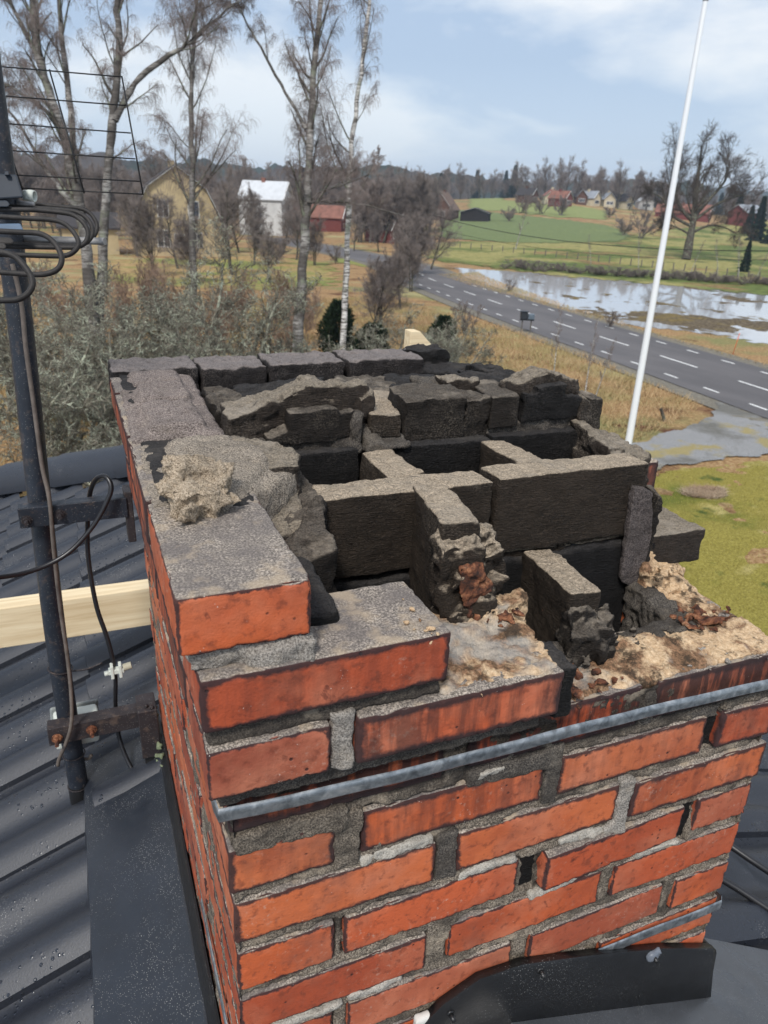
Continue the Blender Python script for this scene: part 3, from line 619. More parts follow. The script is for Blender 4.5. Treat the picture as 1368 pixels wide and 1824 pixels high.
for i, (u, d, s_) in enumerate([(1352, 210, .8), (1335, 240, .8), (1385, 200, .9), (1310, 330, 1.0)]):
    q = px_at(u, 400, d); p = np.array([q[0], q[1], float(hgt(q[0], q[1]))]); place_parts('spruce', SPR[i % 2], TFN, 'dark spruce behind the red barn, %s' % ['close to its right end', 'just above its roof', 'cut by the right edge', 'far behind it at the left'][i], 'spruce', p, i, (s_, s_, s_), 'spruces behind the red barn')

# ================================================================ grass blades and reeds
def blades(name, poly, n, h, w, mat, label, seed, cat='grass', lean=.5, thr=-1):
    rs = np.random.RandomState(seed); poly = np.asarray([q[:2] for q in poly]); lo, hi = poly.min(0), poly.max(0); p = rs.uniform(lo, hi, (n*3, 2)); p = p[inpoly(p[:, 0], p[:, 1], poly)][:n]
    if thr > -1: p = p[fbm(np.c_[p, p[:, 0]*0], .5, 3) > thr]
    k = len(p); z = hgt(p[:, 0], p[:, 1])+.01; H = rs.uniform(.4, 1.1, (k, 1))*h*(1+.5*fbm(np.c_[p, p[:, 0]*0], .8, 2))[:, None]; a = rs.uniform(0, 6.28, k); b = np.c_[p, z]
    wv = np.stack([np.cos(a), np.sin(a), 0*a], 1)*w; tip = b+np.c_[rs.normal(0, lean, (k, 2)), np.ones(k)]*H
    V = np.stack([b-wv, b+wv, tip], 1).reshape(-1, 3); F = np.arange(k*3).reshape(-1, 3)
    return link(name, mkmesh(name, V, F, mat, False), None, label, cat, None, 'stuff')
def mat_blade(name, a, b, c_):
    n = NT(name, .9, .1, coord='Object'); q = n.noise(2.2, 4, .7); r_ = n.noise(40, 2)
    return n.fin(n.mix(n.ramp(n.noise(.35, 3), [(.45, 0), (.6, .8)]), n.mix(n.ramp(r_, [(.4, 0), (.6, 1)]), a, b), c_))
M_STRAW = mat_blade('dry_straw', (.33, .20, .10), (.52, .40, .23), (.33, .28, .13)); M_MBL = mat_blade('moss_blades', (.19, .165, .04), (.37, .32, .10), (.15, .14, .035))
blades('dry_grass', [(2, 16), (13.5, 18.8), (18.8, 19.6), (25, 23), (27, 33), (28, 45), (26, 62), (-18, 62), (-16, 16)], 120000, .34, .018, M_STRAW, 'rusty dry grass and bracken covering the rough ground by the road', 1)
blades('dry_grass', [(34.9, 20), (36.8, 33), (38.2, 42), (40, 52), (43.5, 66), (47, 80), (50, 88), (42, 84), (39.8, 72), (38.6, 56), (37.2, 42), (35.6, 28), (33.8, 14)], 16000, .26, .02, M_STRAW, 'dry grass on the bank between road and pond', 3)
blades('lawn_grass', lawn_poly, 70000, .05, .010, M_MBL, 'short mossy lawn blades beside the gravel drive', 4)
_c = gnd(1258, 880); blades('dry_tussock', [(_c[0]+.75*math.cos(a)*(1+.2*math.sin(3*a)), _c[1]+.45*math.sin(a)) for a in np.linspace(0, 6.28, 14)[:-1]], 2600, .13, .012, mat_blade('pale_straw', (.34, .26, .18), (.50, .42, .31), (.30, .20, .13)), 'flattened pale tussock of dead grass lying on the mossy lawn', 6, 'grass tussock', 1.6)

# ================================================================ buildings
M_GLASS = NT('window_glass', .1, .6).fin((.03, .035, .045)); M_WFR = flat('white_trim', (.62, .62, .60), .7, .3, 0, .08)
def facade(name, col, var=.12): return flat(name, col, .85, .15, 0, var, .8)
def gable(label, u, v, wpx, L, hw, roofh, mats, rz, cat='house', wins=(), gam=False, d=None, over=.4, chim=True, name='house', base=None):
    """ridge along local Y, gable towards local -Y; width from its size in the photo"""
    p = gnd(u, v) if d is None else (lambda q: np.array([q[0], q[1], float(hgt(q[0], q[1]))]))(px_at(u, v, d))
    dist = float((p-CAMP)@AX[2]); w = wpx/FPX*dist/2
    t = thing(name, label, cat, tuple(p), rz)
    if gam: prof = [(-w, 0), (-w, hw), (-w*.66, hw+roofh*.62), (0, hw+roofh), (w*.66, hw+roofh*.62), (w, hw), (w, 0)]
    else: prof = [(-w, 0), (-w, hw), (0, hw+roofh), (w, hw), (w, 0)]
    mb = MB(); k = len(prof); V = [(x, y, z-(1 if z == 0 else 0)) for y in (0, L) for x, z in prof]
    mb.add(V, [tuple(range(k)), tuple(range(k, 2*k))[::-1]]+[((i+1) % k, i, k+i, k+(i+1) % k) for i in range(k)]); mb.build('wall', mats[0], t)
    ro = prof[1:-1]; m_ = len(ro); mb = MB(); o0 = [(ro[0][0]-over, ro[0][1]-over*.7)]+ro[1:-1]+[(ro[-1][0]+over, ro[-1][1]-over*.7)]
    lo_ = [(x, z+.06) for x, z in o0]; hi_ = [(x, z+.28) for x, z in o0]
    V = [(x, y, z) for y in (-over, L+over) for x, z in lo_+hi_[::-1]]; q = 2*m_
    mb.add(V, [tuple(range(q)), tuple(range(q, 2*q))[::-1]]+[((i+1) % q, i, q+i, q+(i+1) % q) for i in range(q)]); rf = mb.build('roof', mats[1], t)
    if chim: MB().box(-.4, .4, L*.5, L*.5+.8, hw+roofh-.4, hw+roofh+.9).build('chimney', mats[2] if len(mats) > 2 else mats[0], rf)
    mb = MB()
    for i in range(m_-1):
        for s_ in (0,):
            a, b = o0[i], o0[i+1]; mb.bar((a[0], -over-.03, a[1]+.12), (b[0], -over-.03, b[1]+.12), .05, .26, (0, 1, 0))
    mb.build('bargeboard', M_WFR, t)
    for (x, z, ww, hh) in wins:
        f = MB(); f.box(x*w-ww/2-.12, x*w+ww/2+.12, -.05, -.005, z-.12, z+hh+.12); fo = f.build('window', M_WFR, t)
        MB().box(x*w-ww/2, x*w-.05, -.07, -.052, z, z+hh).box(x*w+.05, x*w+ww/2, -.07, -.052, z, z+hh).build('pane', M_GLASS, fo)
    return t
M_YEL = facade('yellow_boards', (.42, .335, .20)); M_REDW = facade('falu_red_boards', (.15, .045, .038)); M_WHW = facade('white_boards', (.50, .50, .49)); M_BRW = facade('brown_boards', (.10, .055, .04)); M_CRM = facade('cream_render', (.50, .44, .32))
M_RT = facade('red_tiles', (.21, .10, .075), .25); M_BROOF = facade('brown_tiles', (.16, .11, .085), .25); M_RG = facade('grey_sheet_roof', (.26, .28, .31), .1); M_RD = facade('dark_roof', (.05, .045, .045)); M_RW = facade('pale_sheet_roof', (.52, .54, .56), .1); M_DKW = facade('dark_shed_boards', (.025, .022, .022))
azr = lambda u: -math.atan2(*(gnd(u, 450)[:2]-CAMP[:2]))
yh = gable('yellow wooden house with a gambrel gable seen through the birches', 322, 457, 150, 11, 4.2, 7.2, (M_YEL, M_RD, M_YEL), azr(312)+.08, wins=[(-.36, 1.3, 1.5, 2.0), (.0, 1.3, 1.2, 1.6), (.40, 1.3, 1.3, 1.8), (-.33, 5.1, 1.3, 2.0), (.36, 5.1, 1.3, 2.0)], gam=True)
MB().box(-15.0, -8.0, 1, 9, -1, 3.4).build('annex_wall', M_YEL, yh); mb = MB(); mb.add([(-15.6, .5, 3.2), (-7.6, .5, 3.2), (-7.6, 9.5, 5.0), (-15.6, 9.5, 5.0), (-15.6, .5, 3.45), (-7.6, .5, 3.45), (-7.6, 9.5, 5.25), (-15.6, 9.5, 5.25)], [(3, 2, 1, 0), (4, 5, 6, 7), (0, 1, 5, 4), (2, 3, 7, 6), (0, 4, 7, 3), (1, 2, 6, 5)]); mb.build('annex_roof', M_RD, yh)
gable('white house with a pale roof behind the red roofed garage', 512, 394, 58, 10, 7.4, 3.5, (M_WHW, M_RW, M_RT), azr(518)+1.25, wins=[(-.4, 2, 1.2, 1.4), (.3, 2, 1.2, 1.4)], d=165)
gable('low red garage with a red roof left of the tall birch', 612, 412, 60, 19, 3.2, 2.6, (M_REDW, M_RT), azr(612)+1.42, 'garage', wins=[(0, .8, 1, 1)], chim=False)
gable('red cottage with a steep white edged gable behind the roadside trees', 708, 418, 30, 8, 2.6, 3.8, (M_REDW, M_RD, M_BRW), azr(708)+.75, wins=[(-.3, 1, 1, 1.4)], d=150)
gable('white house with a dark roof beside the brown farmhouse', 728, 390, 34, 7, 3.0, 3.4, (M_WHW, M_RD), azr(722)+.5, wins=[(0, 4.2, 1, 1.2)], d=160)
gable('dark red farmhouse with a brown roof at the left end of the green field', 782, 374, 44, 14, 3.4, 5.2, (M_BRW, M_BROOF, M_BRW), azr(786)-.2, wins=[(-.2, 1.5, 1.4, 1.4), (.3, 1.5, 1.4, 1.4)], d=240)
sh = gable('long dark open sided shed on the top of the green field', 846, 371, 50, 8, 2.8, 1.2, (M_DKW, M_DKW), azr(846)-.1, 'shed', chim=False, d=235)
gable('white house with a dark red roof above the long shed', 822, 350, 27, 12, 4.2, 3.6, (M_WHW, M_RD, M_WHW), azr(822)+.9, wins=[(0, 1.6, 1.2, 1.2)])
vill = [(852, 352, 15, M_CRM, M_RT, 'small cream house with a red roof on the skyline, left one of the pair'), (868, 353, 14, M_CRM, M_RT, 'small cream house with a red roof left of the dark conifer'), (893, 353, 14, M_CRM, M_RG, 'cream house with a grey roof behind the pale field'), (952, 362, 16, M_BRW, M_RD, 'small brown house behind the field boundary scrub'),
   (985, 364, 30, M_CRM, M_RT, 'cream house with a wide gable and orange tiled roof near the pale field'), (1012, 369, 18, M_REDW, M_RT, 'low red shed with an orange roof right of the wide cream gable'), (1035, 365, 18, M_BRW, M_RD, 'brown house with a dark roof right of the orange roofed shed'), (1062, 368, 18, M_CRM, M_RG, 'pale house half hidden by village trees'),
   (1085, 370, 20, M_CRM, M_RG, 'long pale building behind the village trees'), (1120, 373, 20, M_CRM, M_RD, 'cream house left of the white roofed hall'), (1150, 374, 26, M_WHW, M_RW, 'white roofed hall left of the flagpole on the skyline')]
for i, (u, v, w_, wm, rm, lab) in enumerate(vill): gable(lab, u, v, w_, 9, 3.2, 2.6, (wm, rm, wm), azr(u)+(.9 if i % 2 else .2), wins=[(-.3, 1.2, 1.2, 1.2), (.3, 1.2, 1.2, 1.2)])
gable('long low red building with an orange tiled roof behind the oak', 1262, 396, 30, 20, 3.0, 3.0, (M_REDW, M_RT, M_RT), azr(1262)+1.45, wins=[(0, 1, 1, 1)])
gable('dark red barn with a grey metal roof near the right edge', 1309, 402, 36, 12, 5.0, 2.4, (M_REDW, M_RG), azr(1309)-.55, 'barn', wins=(), chim=False, over=.6)

# ================================================================ street furniture and small things outside
fp = thing('flagpole', 'tall white tapered flagpole right of the chimney', 'flagpole', (16.2, 17.8, G0)); pb = np.array([16.2, 17.8, G0])
# the pole stands where its foot line meets the lawn edge behind the chimney
pb = px_ax(1085, 985, 2, G0); fp.location = tuple(pb)
tz = px_ax(1257, 2, 1, pb[1])[2]-G0
V, F = tube([(0, 0, 0), (0, 0, tz*.5), (0, 0, tz)], [.092, .068, .045], 20, False); link('pole', mkmesh('pole', V, F, NT('white_lacquer', .25, .5).fin((.74, .76, .78)), True), fp)
mb = MB(); mb.tube([(0, 0, tz-.001), (0, 0, tz+.05), (0, 0, tz+.09)], [.050, .050, .014], 14); mb.build('cap', M_RG, fp, True)
mb = MB(); mb.tube([(-.06, -.045, .9), (-.045, -.035, tz*.5), (-.03, -.03, tz)], .005, 5); mb.build('halyard', M_WFR, fp, True)
mp_ = gnd(936, 594); mbx = thing('mailbox', 'dark mailbox pair on posts at the near road edge', 'mailbox', tuple(mp_), azr(936)+.15)
M_MBX = flat('dark_mailbox_paint', (.025, .030, .036), .5)
for x in (-.22, .22): MB().box(x-.03, x+.03, -.03, .03, 0, .72).build('post', flat('grey_post', (.12, .11, .10), .9), mbx)
MB().box(-.36, .36, -.04, .04, .66, .72).build('crossbar', M_MBX, mbx)
bevel(MB().box(-.34, .0, -.18, .18, .725, 1.10).build('box', M_MBX, mbx), .03); bevel(MB().box(.03, .34, -.16, .16, .725, 1.0).build('box', flat('grey_mailbox_paint', (.10, .13, .16), .4), mbx), .03)
MB().box(-.37, .02, -.22, .20, 1.102, 1.13).build('lid', M_MBX, mbx)
mbx.scale = (1.35, 1.35, 1.3)
# snow stake, post stub, fence posts
sp_ = gnd(1305, 632); t = thing('snow_stake', 'thin orange snow stake on the far road edge', 'stake', tuple(sp_)); V, F = tube([(0, 0, 0), (.25, .05, 1.3)], .02, 6); link('stake', mkmesh('stake', V, F, flat('orange_plastic', (.65, .12, .04), .5), True), t)
lg = gnd(1180, 752); t = thing('post_stub', 'short leaning grey wooden post by the gravel drive', 'post', tuple(lg)); V, F = tube([(.12, 0, 0), (-.12, .1, .55)], [.07, .06], 8); link('stub', mkmesh('stub', V, F, M_LIMB, False), t)
M_POST = flat('weathered_post', (.13, .115, .10), .9)
PM = MB().box(-.06, .06, -.06, .06, -.1, 1.1); pme = mkmesh('fence_post', np.concatenate(PM.V), PM.F, M_POST, False)
for i in range(30):
    u = 800+i*19; v = 440+(u-800)*.0965 if u < 960 else 455.4+(u-960)*.11
    o = link('fence_post', pme, None, 'grey wooden fence post in the row between the pond and the meadow', 'fence post', 'fence posts between pond and meadow'); o.location = tuple(gnd(u, v)); o.rotation_euler = (rg.uniform(-.08, .08), rg.uniform(-.08, .08), 0)
# overhead line crossing above the meadow
def wire(a, b, sag, label, r):
    A_, B_ = np.array(a), np.array(b); t_ = np.linspace(0, 1, 40)[:, None]; P = A_*(1-t_)+B_*t_; P[:, 2] -= 4*sag*(t_*(1-t_))[:, 0]
    V, F = tube(P, r, 5); link('overhead_cable', mkmesh('overhead_cable', V, F, M_WIREB, True), None, label, 'cable')
M_WIREB = flat('black_line', (.012, .012, .012), .6)
wire(px_at(770, 383, 95), px_at(1460, 446, 52), 1.3, 'thick black overhead cable sagging across the meadow in front of the oak', .035)
wire(px_at(770, 405, 95), px_at(1460, 462, 52), 1.2, 'thinner lower overhead cable crossing behind the flagpole', .018)
V, F = tube([gnd(566, 395), gnd(566, 395)+np.array([0, 0, 13.0])], .14, 8); o = link('lamp_pole', mkmesh('lamp_pole', V, F, M_RG, True)); o['label'] = 'pale thin pole rising right of the tall birch trunk'; o['category'] = 'pole'
# pile of cut branches
_b = gnd(600, 620); bp = Tubes(); rs = np.random.RandomState(8)
t = thing('branch_pile', 'pile of pale cut branches behind the back edge of the chimney', 'branch pile', low(590, 640, 24.5))
for i in range(60):
    a = rs.uniform(-.5, .5); P, _ = walk(rs, (rs.normal(0, .9), rs.normal(0, .5), rs.uniform(.4, 2.3)), (math.cos(a), math.sin(a), rs.uniform(-.1, .35)), rs.uniform(1, 2.6), 5, .12, 0); bp.add(P, np.linspace(.028, .01, 6), 5)
link('branches', bp.mesh('branches', flat('pale_cut_branches', (.36, .32, .26), .9, .1, 0, .4, 3)), t)
# ================================================================ air
n = bpy.data.materials.new('air_haze'); n.use_nodes = True; n.node_tree.nodes.clear()
vo = n.node_tree.nodes.new('ShaderNodeVolumePrincipled'); vo.inputs['Color'].default_value = (.66, .80, 1, 1); vo.inputs['Density'].default_value = .00026; vo.inputs['Anisotropy'].default_value = .1
oo = n.node_tree.nodes.new('ShaderNodeOutputMaterial'); n.node_tree.links.new(vo.outputs[0], oo.inputs['Volume'])
MB().box(-2900, 3100, -1200, 3100, -13.5, 112).build('haze', n, None, kind='stuff')
# ================================================================ chimney
PIT, BH, BHS = .0808, .0595, .0640
def mat_brick():
    n = NT('brick', .75, .3)
    r = n.attr('rnd'); ed = n.attr('edge'); so_ = n.attr('soot')
    big = n.noise(9, 4, .6); fine = n.noise(70, 4, .6)
    c = n.ramp(r, [(0, (.50, .112, .036)), (.2, (.36, .070, .028)), (.4, (.47, .098, .036)), (.6, (.50, .135, .048)), (.72, (.42, .125, .065)), (.85, (.30, .068, .034)), (1, (.22, .058, .034))])
    c = n.mix(n.ramp(big, [(.46, 0), (.66, .65)]), c, (.50, .185, .105))
    c = n.mix(n.ramp(n.noise(6.5, 4, .6, n.map(loc=(2, 5, 9))), [(.48, 0), (.66, .65)]), c, (.27, .055, .026))                 # paler pinkish bloom
    st = n.noise(1, 4, .65, n.map((26, 26, 5)))
    c = n.mix(n.ramp(st, [(.54, 0), (.68, .30)]), c, (.24, .055, .028))                   # darker streaks
    c = n.mix(n.ramp(fine, [(.33, .6), (.45, 0)]), c, (.15, .04, .022))
    c = n.mix(n.ramp(n.noise(5, 5, .7, n.map(loc=(7, 3, 2))), [(.54, 0), (.68, .7)]), c, (.20, .075, .048))
    c = n.mix(n.math('MULTIPLY', n.ramp(n.noise(120, 4, .7), [(.56, 0), (.7, .55)]), n.ramp(n.noise(8, 3, .6, n.map(loc=(1, 8, 4))), [(.5, 0), (.62, 1)])), c, (.50, .34, .26))              # fine mottling
    blot = n.noise(34, 5, .7, None, .6)
    c = n.mix(n.math('MULTIPLY', n.ramp(blot, [(.60, 0), (.68, .7)]), n.ramp(n.noise(4, 2, .5, n.map(loc=(5, 5, 1))), [(.42, .1), (.58, 1)])), c, (.10, .025, .016))
    pits = n.ramp(n.voro(55), [(.07, 1), (.13, 0)])
    pm = n.math('MULTIPLY', pits, n.ramp(n.noise(14, 2), [(.5, 0), (.56, 1)]))
    c = n.mix(pm, c, (.06, .02, .015))
    # soot gathered along the arrises: ragged rim, wider towards the top
    e2 = n.math('ADD', ed, n.math('MULTIPLY', n.math('SUBTRACT', n.noise(48, 5, .7), .5), .016))
    wid = n.math('ADD', n.math('MULTIPLY', n.math('SUBTRACT', n.noise(7, 3), .40), .010), n.math('MULTIPLY', so_, .013))
    rim = n.math('SUBTRACT', 1, n.math('DIVIDE', e2, wid), clamp=True)
    rim = n.ramp(rim, [(0, 0), (.45, 1)])
    c = n.mix(n.math('MULTIPLY', rim, .92), c, (.022, .016, .018))
    drip = n.noise(1, 4, .6, n.map((48, 48, 7)))
    dm = n.math('MULTIPLY', n.ramp(n.math('ADD', drip, n.math('MULTIPLY', so_, .18)), [(.54, 0), (.70, 1)]), n.ramp(so_, [(.5, 0), (.85, .9)]))
    c = n.mix(dm, c, (.03, .018, .018))
    sp = n.ramp(n.voro(240), [(.10, .8), (.16, 0)])
    c = n.mix(n.math('MULTIPLY', sp, n.ramp(n.noise(30, 2), [(.62, 0), (.68, 1)])), c, (.6, .56, .5))
    # sanded grey tops
    up = n.ramp(n.sep(n.nrm())[2], [(.6, 0), (.85, 1)])
    g = n.ramp(n.noise(420, 3, .7), [(.34, (.06, .052, .045)), (.5, (.21, .18, .15)), (.64, (.50, .43, .36))])
    g = n.mix(n.ramp(n.noise(16, 4, .6), [(.4, 0), (.62, .75)]), g, (.115, .10, .095))
    g = n.mix(n.ramp(n.noise(24, 4), [(.54, 0), (.66, .65)]), g, (.38, .30, .21))
    c = n.mix(n.math('MULTIPLY', up, 1), c, g)
    h = n.math('ADD', n.math('MULTIPLY', fine, .5), n.noise(300, 3, .7))
    h = n.math('SUBTRACT', h, n.math('MULTIPLY', pm, 1.2))
    return n.fin(c, n.ramp(n.math('MAXIMUM', rim, up), [(0, .62), (1, .92)]), n.bump(h, .0011, .75))
def mat_mortar(name='mortar', a=(.04, .033, .027), b=(.155, .128, .10), c_=(.40, .34, .265), dark=.75, warm=.4):
    n = NT(name, .95, .15)
    sand = n.noise(480, 3, .8)
    c = n.ramp(sand, [(.34, a), (.48, b), (.62, c_)])
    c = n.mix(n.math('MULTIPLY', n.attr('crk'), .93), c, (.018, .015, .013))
    c = n.mix(n.ramp(n.noise(15, 5, .65), [(.44, 0), (.60, dark)]), c, (.045, .038, .032))
    zt = n.ramp(n.math('ADD', n.math('MULTIPLY', n.sep()[2], 3.2), n.math('ADD', .75, n.math('MULTIPLY', n.math('SUBTRACT', n.noise(11, 4), .5), 1.2))), [(.1, 0), (.75, .75 if name == 'mortar' else 0)])
    c = n.mix(zt, c, (.030, .026, .024))
    c = n.mix(n.ramp(n.noise(21, 4, .6), [(.55, 0), (.68, warm)]), c, (.48, .40, .30))
    c = n.mix(n.ramp(n.voro(420), [(.1, .7), (.2, 0)]), c, (.03, .028, .026))
    h = n.math('ADD', sand, n.math('MULTIPLY', n.noise(120, 4, .6), 1.2))
    return n.fin(c, None, n.bump(h, .0022, .9))
def mat_sootstone(name, base, top, wr=1.0, dustcol=(.33, .28, .22), dust=.9):
    """flue concrete: sooty wrinkled sides, dusty tops"""
    n = NT(name, .85, .25)
    w1 = n.noise(1, 4, .6, n.map((55, 55, 330)), .8)
    w1 = n.math('ABSOLUTE', n.math('SUBTRACT', w1, .5))
    grain = n.noise(380, 3, .75)
    c = n.ramp(grain, [(.35, tuple(x*.45 for x in base)), (.55, base), (.75, tuple(x*2.1 for x in base))])
    c = n.mix(n.ramp(n.noise(11, 5, .6), [(.42, 0), (.65, .6)]), c, tuple(x*1.7 for x in base))
    c = n.mix(n.ramp(w1, [(0, .5), (.035, 0)]), c, tuple(x*2.6 for x in base))
    c = n.mix(n.math('MULTIPLY', n.ramp(grain, [(.48, 0), (.62, .7)]), n.ramp(n.noise(6, 4, .6, n.map(loc=(3, 2, 6))), [(.5, 0), (.66, 1)])), c, tuple(x*.55 for x in dustcol))
    up = n.sep(n.nrm())[2]
    upm = n.ramp(n.math('ADD', up, n.math('MULTIPLY', n.math('SUBTRACT', n.noise(60, 4), .5), .5)), [(.45, 0), (.8, dust)])
    t = n.ramp(grain, [(.3, tuple(x*.42 for x in top)), (.52, top), (.7, tuple(min(1, x*1.5) for x in top))])
    t = n.mix(n.ramp(n.noise(17, 5, .65), [(.5, 0), (.66, .7)]), t, dustcol)
    c = n.mix(upm, c, t)
    h = n.math('ADD', n.math('MULTIPLY', w1, 5*wr), n.math('MULTIPLY', grain, .8))
    return n.fin(c, n.ramp(upm, [(0, .7), (1, .95)]), n.bump(h, .0022, .8))
def mat_firebrick(name='crumbled_firebrick'):
    n = NT(name, .95, .1)
    g = n.noise(200, 5, .75); b = n.noise(13, 5, .65, None, .5)
    c = n.ramp(g, [(.25, (.30, .19, .11)), (.45, (.56, .385, .23)), (.65, (.76, .58, .38))])
    c = n.mix(n.ramp(b, [(.48, 0), (.56, .85)]), c, n.mix(n.ramp(g, [(.4, 0), (.6, 1)]), (.07, .04, .025), (.28, .14, .075)))
    c = n.mix(n.ramp(n.noise(30, 5, .7), [(.54, 0), (.62, .85)]), c, (.05, .038, .028))
    c = n.mix(n.ramp(n.noise(10, 3, .6, n.map(loc=(3, 1, 2))), [(.56, 0), (.64, .7)]), c, (.38, .37, .34))
    return n.fin(c, None, n.bump(n.math('ADD', g, n.math('MULTIPLY', n.noise(60, 4, .7), 1.5)), .004, 1))
def mat_rust(name='rusty_rubble'):
    n = NT(name, .9, .2)
    g = n.noise(160, 5, .75)
    c = n.ramp(n.noise(45, 5, .7, None, .4), [(.36, (.035, .022, .018)), (.48, (.14, .055, .032)), (.58, (.28, .12, .06)), (.70, (.50, .33, .21))])
    c = n.mix(n.ramp(g, [(.35, .6), (.5, 0)]), c, (.03, .02, .018))
    return n.fin(c, None, n.bump(g, .004, 1))
M_BRICK = mat_brick(); M_MORT = mat_mortar()
M_MORT_SOOT = mat_mortar('sooty_mortar', (.02, .018, .018), (.075, .066, .058), (.17, .15, .125), .6, .1)
M_CAPMORT = mat_mortar('weathered_cap_mortar', (.07, .062, .055), (.26, .235, .205), (.46, .42, .37), .25, .25)
M_BLOCK = mat_sootstone('flue_block_concrete', (.028, .0205, .0145), (.42, .34, .25), 2.6)
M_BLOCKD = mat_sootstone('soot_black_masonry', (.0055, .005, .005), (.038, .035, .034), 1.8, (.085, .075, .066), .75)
M_BLOCKM = mat_sootstone('sooty_masonry', (.014, .011, .0088), (.10, .084, .068), 1.8)
M_CAPD = mat_sootstone('sooty_cap_mortar', (.030, .023, .018), (.25, .21, .16), 1.8, (.36, .31, .25))
M_BACKCAP = mat_sootstone('sooty_cap_brick', (.015, .013, .013), (.20, .175, .165), 1.2, (.26, .22, .20))
M_CAP = mat_mortar('cap_brick_sanded', (.045, .036, .034), (.19, .155, .14), (.40, .34, .30), .25, .1)
M_PALEM = mat_mortar('pale_smooth_mortar', (.22, .20, .17), (.40, .37, .32), (.52, .49, .43), .2, .3)
M_CAPMORT2 = mat_mortar('weathered_bed_mortar', (.055, .046, .038), (.23, .195, .155), (.48, .41, .33), .25, .3)
M_SLAB = mat_mortar('dark_slab', (.022, .018, .017), (.075, .063, .060), (.16, .135, .125), .3, .0)
M_FIRE = mat_firebrick(); M_RUST = mat_rust()
M_GALV = NT('galvanised_steel', .38, .5, .85)
_g = M_GALV; _c = _g.ramp(_g.noise(60, 4, .6, None, .5), [(.35, (.17, .185, .195)), (.5, (.30, .32, .33)), (.68, (.48, .49, .49))])
_c = _g.mix(_g.ramp(_g.noise(25, 5, .7), [(.6, 0), (.72, .6)]), _c, (.14, .10, .08))
M_GALV = _g.fin(_c, _g.ramp(_g.noise(40, 3), [(.3, .3), (.7, .55)]), _g.bump(_g.noise(120, 3), .0006, .5))

def grid1(L, step, r):
    k = max(2, int(L/step)); a = np.linspace(-L/2+r*1.3, L/2-r*1.3, k)
    return np.concatenate([[-L/2, -L/2+r*.35, -L/2+r*.75], a, [L/2-r*.75, L/2-r*.35, L/2]])
def brick_arr(x0, x1, y0, y1, z0, z1, seed, r=.0045, step=.005, rot=(0, 0, 0), chip=1.0, cutf=None):
    Lx, Ly, Lz = x1-x0, y1-y0, z1-z0; H = np.array([Lx, Ly, Lz])/2
    V = []; F = []; E_ = []; off = 0
    for ax in range(3):
        u, v = (ax+1) % 3, (ax+2) % 3
        gu, gv = grid1(2*H[u], step, r), grid1(2*H[v], step, r)
        for sg in (-1, 1):
            U, Vv = np.meshgrid(gu, gv, indexing='ij'); P = np.zeros((U.size, 3)); P[:, u] = U.ravel(); P[:, v] = Vv.ravel(); P[:, ax] = sg*H[ax]
            e_ = np.minimum(H[u]-abs(P[:, u]), H[v]-abs(P[:, v]))
            a, b = len(gu), len(gv); I = np.arange(a*b).reshape(a, b)
            q = np.stack([I[:-1, :-1], I[1:, :-1], I[1:, 1:], I[:-1, 1:]], -1).reshape(-1, 4)
            if sg < 0: q = q[:, ::-1]
            V.append(P); F.append(q+off); E_.append(e_); off += a*b
    P = np.concatenate(V); F = np.concatenate(F); E_ = np.concatenate(E_)
    rr = r*(1+.5*noise(P*18+seed*5.1))[:, None]
    inn = np.clip(P, -H+rr, H-rr); d = P-inn; ln = np.linalg.norm(d, axis=1)[:, None]; nn = d/np.maximum(ln, 1e-9)
    P2 = inn+nn*rr
    S_ = P2+seed*1.37
    disp = .0009*fbm(S_, 14, 2)+.0006*fbm(S_, 90, 2)
    nearedge = np.clip(1-(np.abs(np.sort(H-np.abs(P), axis=1)[:, 1]))/.008, 0, 1)
    disp -= chip*nearedge*np.clip(fbm(S_+3, 60, 3)-.12, 0, 1)*.006
    P2 = P2+nn*disp[:, None]
    from mathutils import Euler
    Rm = np.array(Euler([rad(a) for a in rot]).to_matrix())
    P2 = P2@Rm.T+np.array([(x0+x1)/2, (y0+y1)/2, (z0+z1)/2])
    return P2, F, E_
class Bricks:
    def __init__(s): s.V = []; s.F = []; s.e = []; s.r = []; s.s = []; s.n = 0
    def add(s, *a, soot=0, rnd=None, seed=1, **k):
        V, F, E_ = brick_arr(*a, seed=seed, **k); s.V.append(V); s.F.append(F+s.n); s.n += len(V)
        s.e.append(E_); s.r.append(np.full(len(V), R_(seed*31+5).random() if rnd is None else rnd)); s.s.append(np.full(len(V), soot, float)); return s
    def build(s, name, mat, parent, **k):
        me = mkmesh(name, np.concatenate(s.V), np.concatenate(s.F), mat, True, {'edge': np.concatenate(s.e), 'rnd': np.concatenate(s.r), 'soot': np.concatenate(s.s)})
        return link(name, me, parent, **k)

chim = thing('chimney', 'broken open brick chimney stack with sooty inner flue walls, its top courses missing', 'chimney', (0, 0, 0))
DEPTH = .985
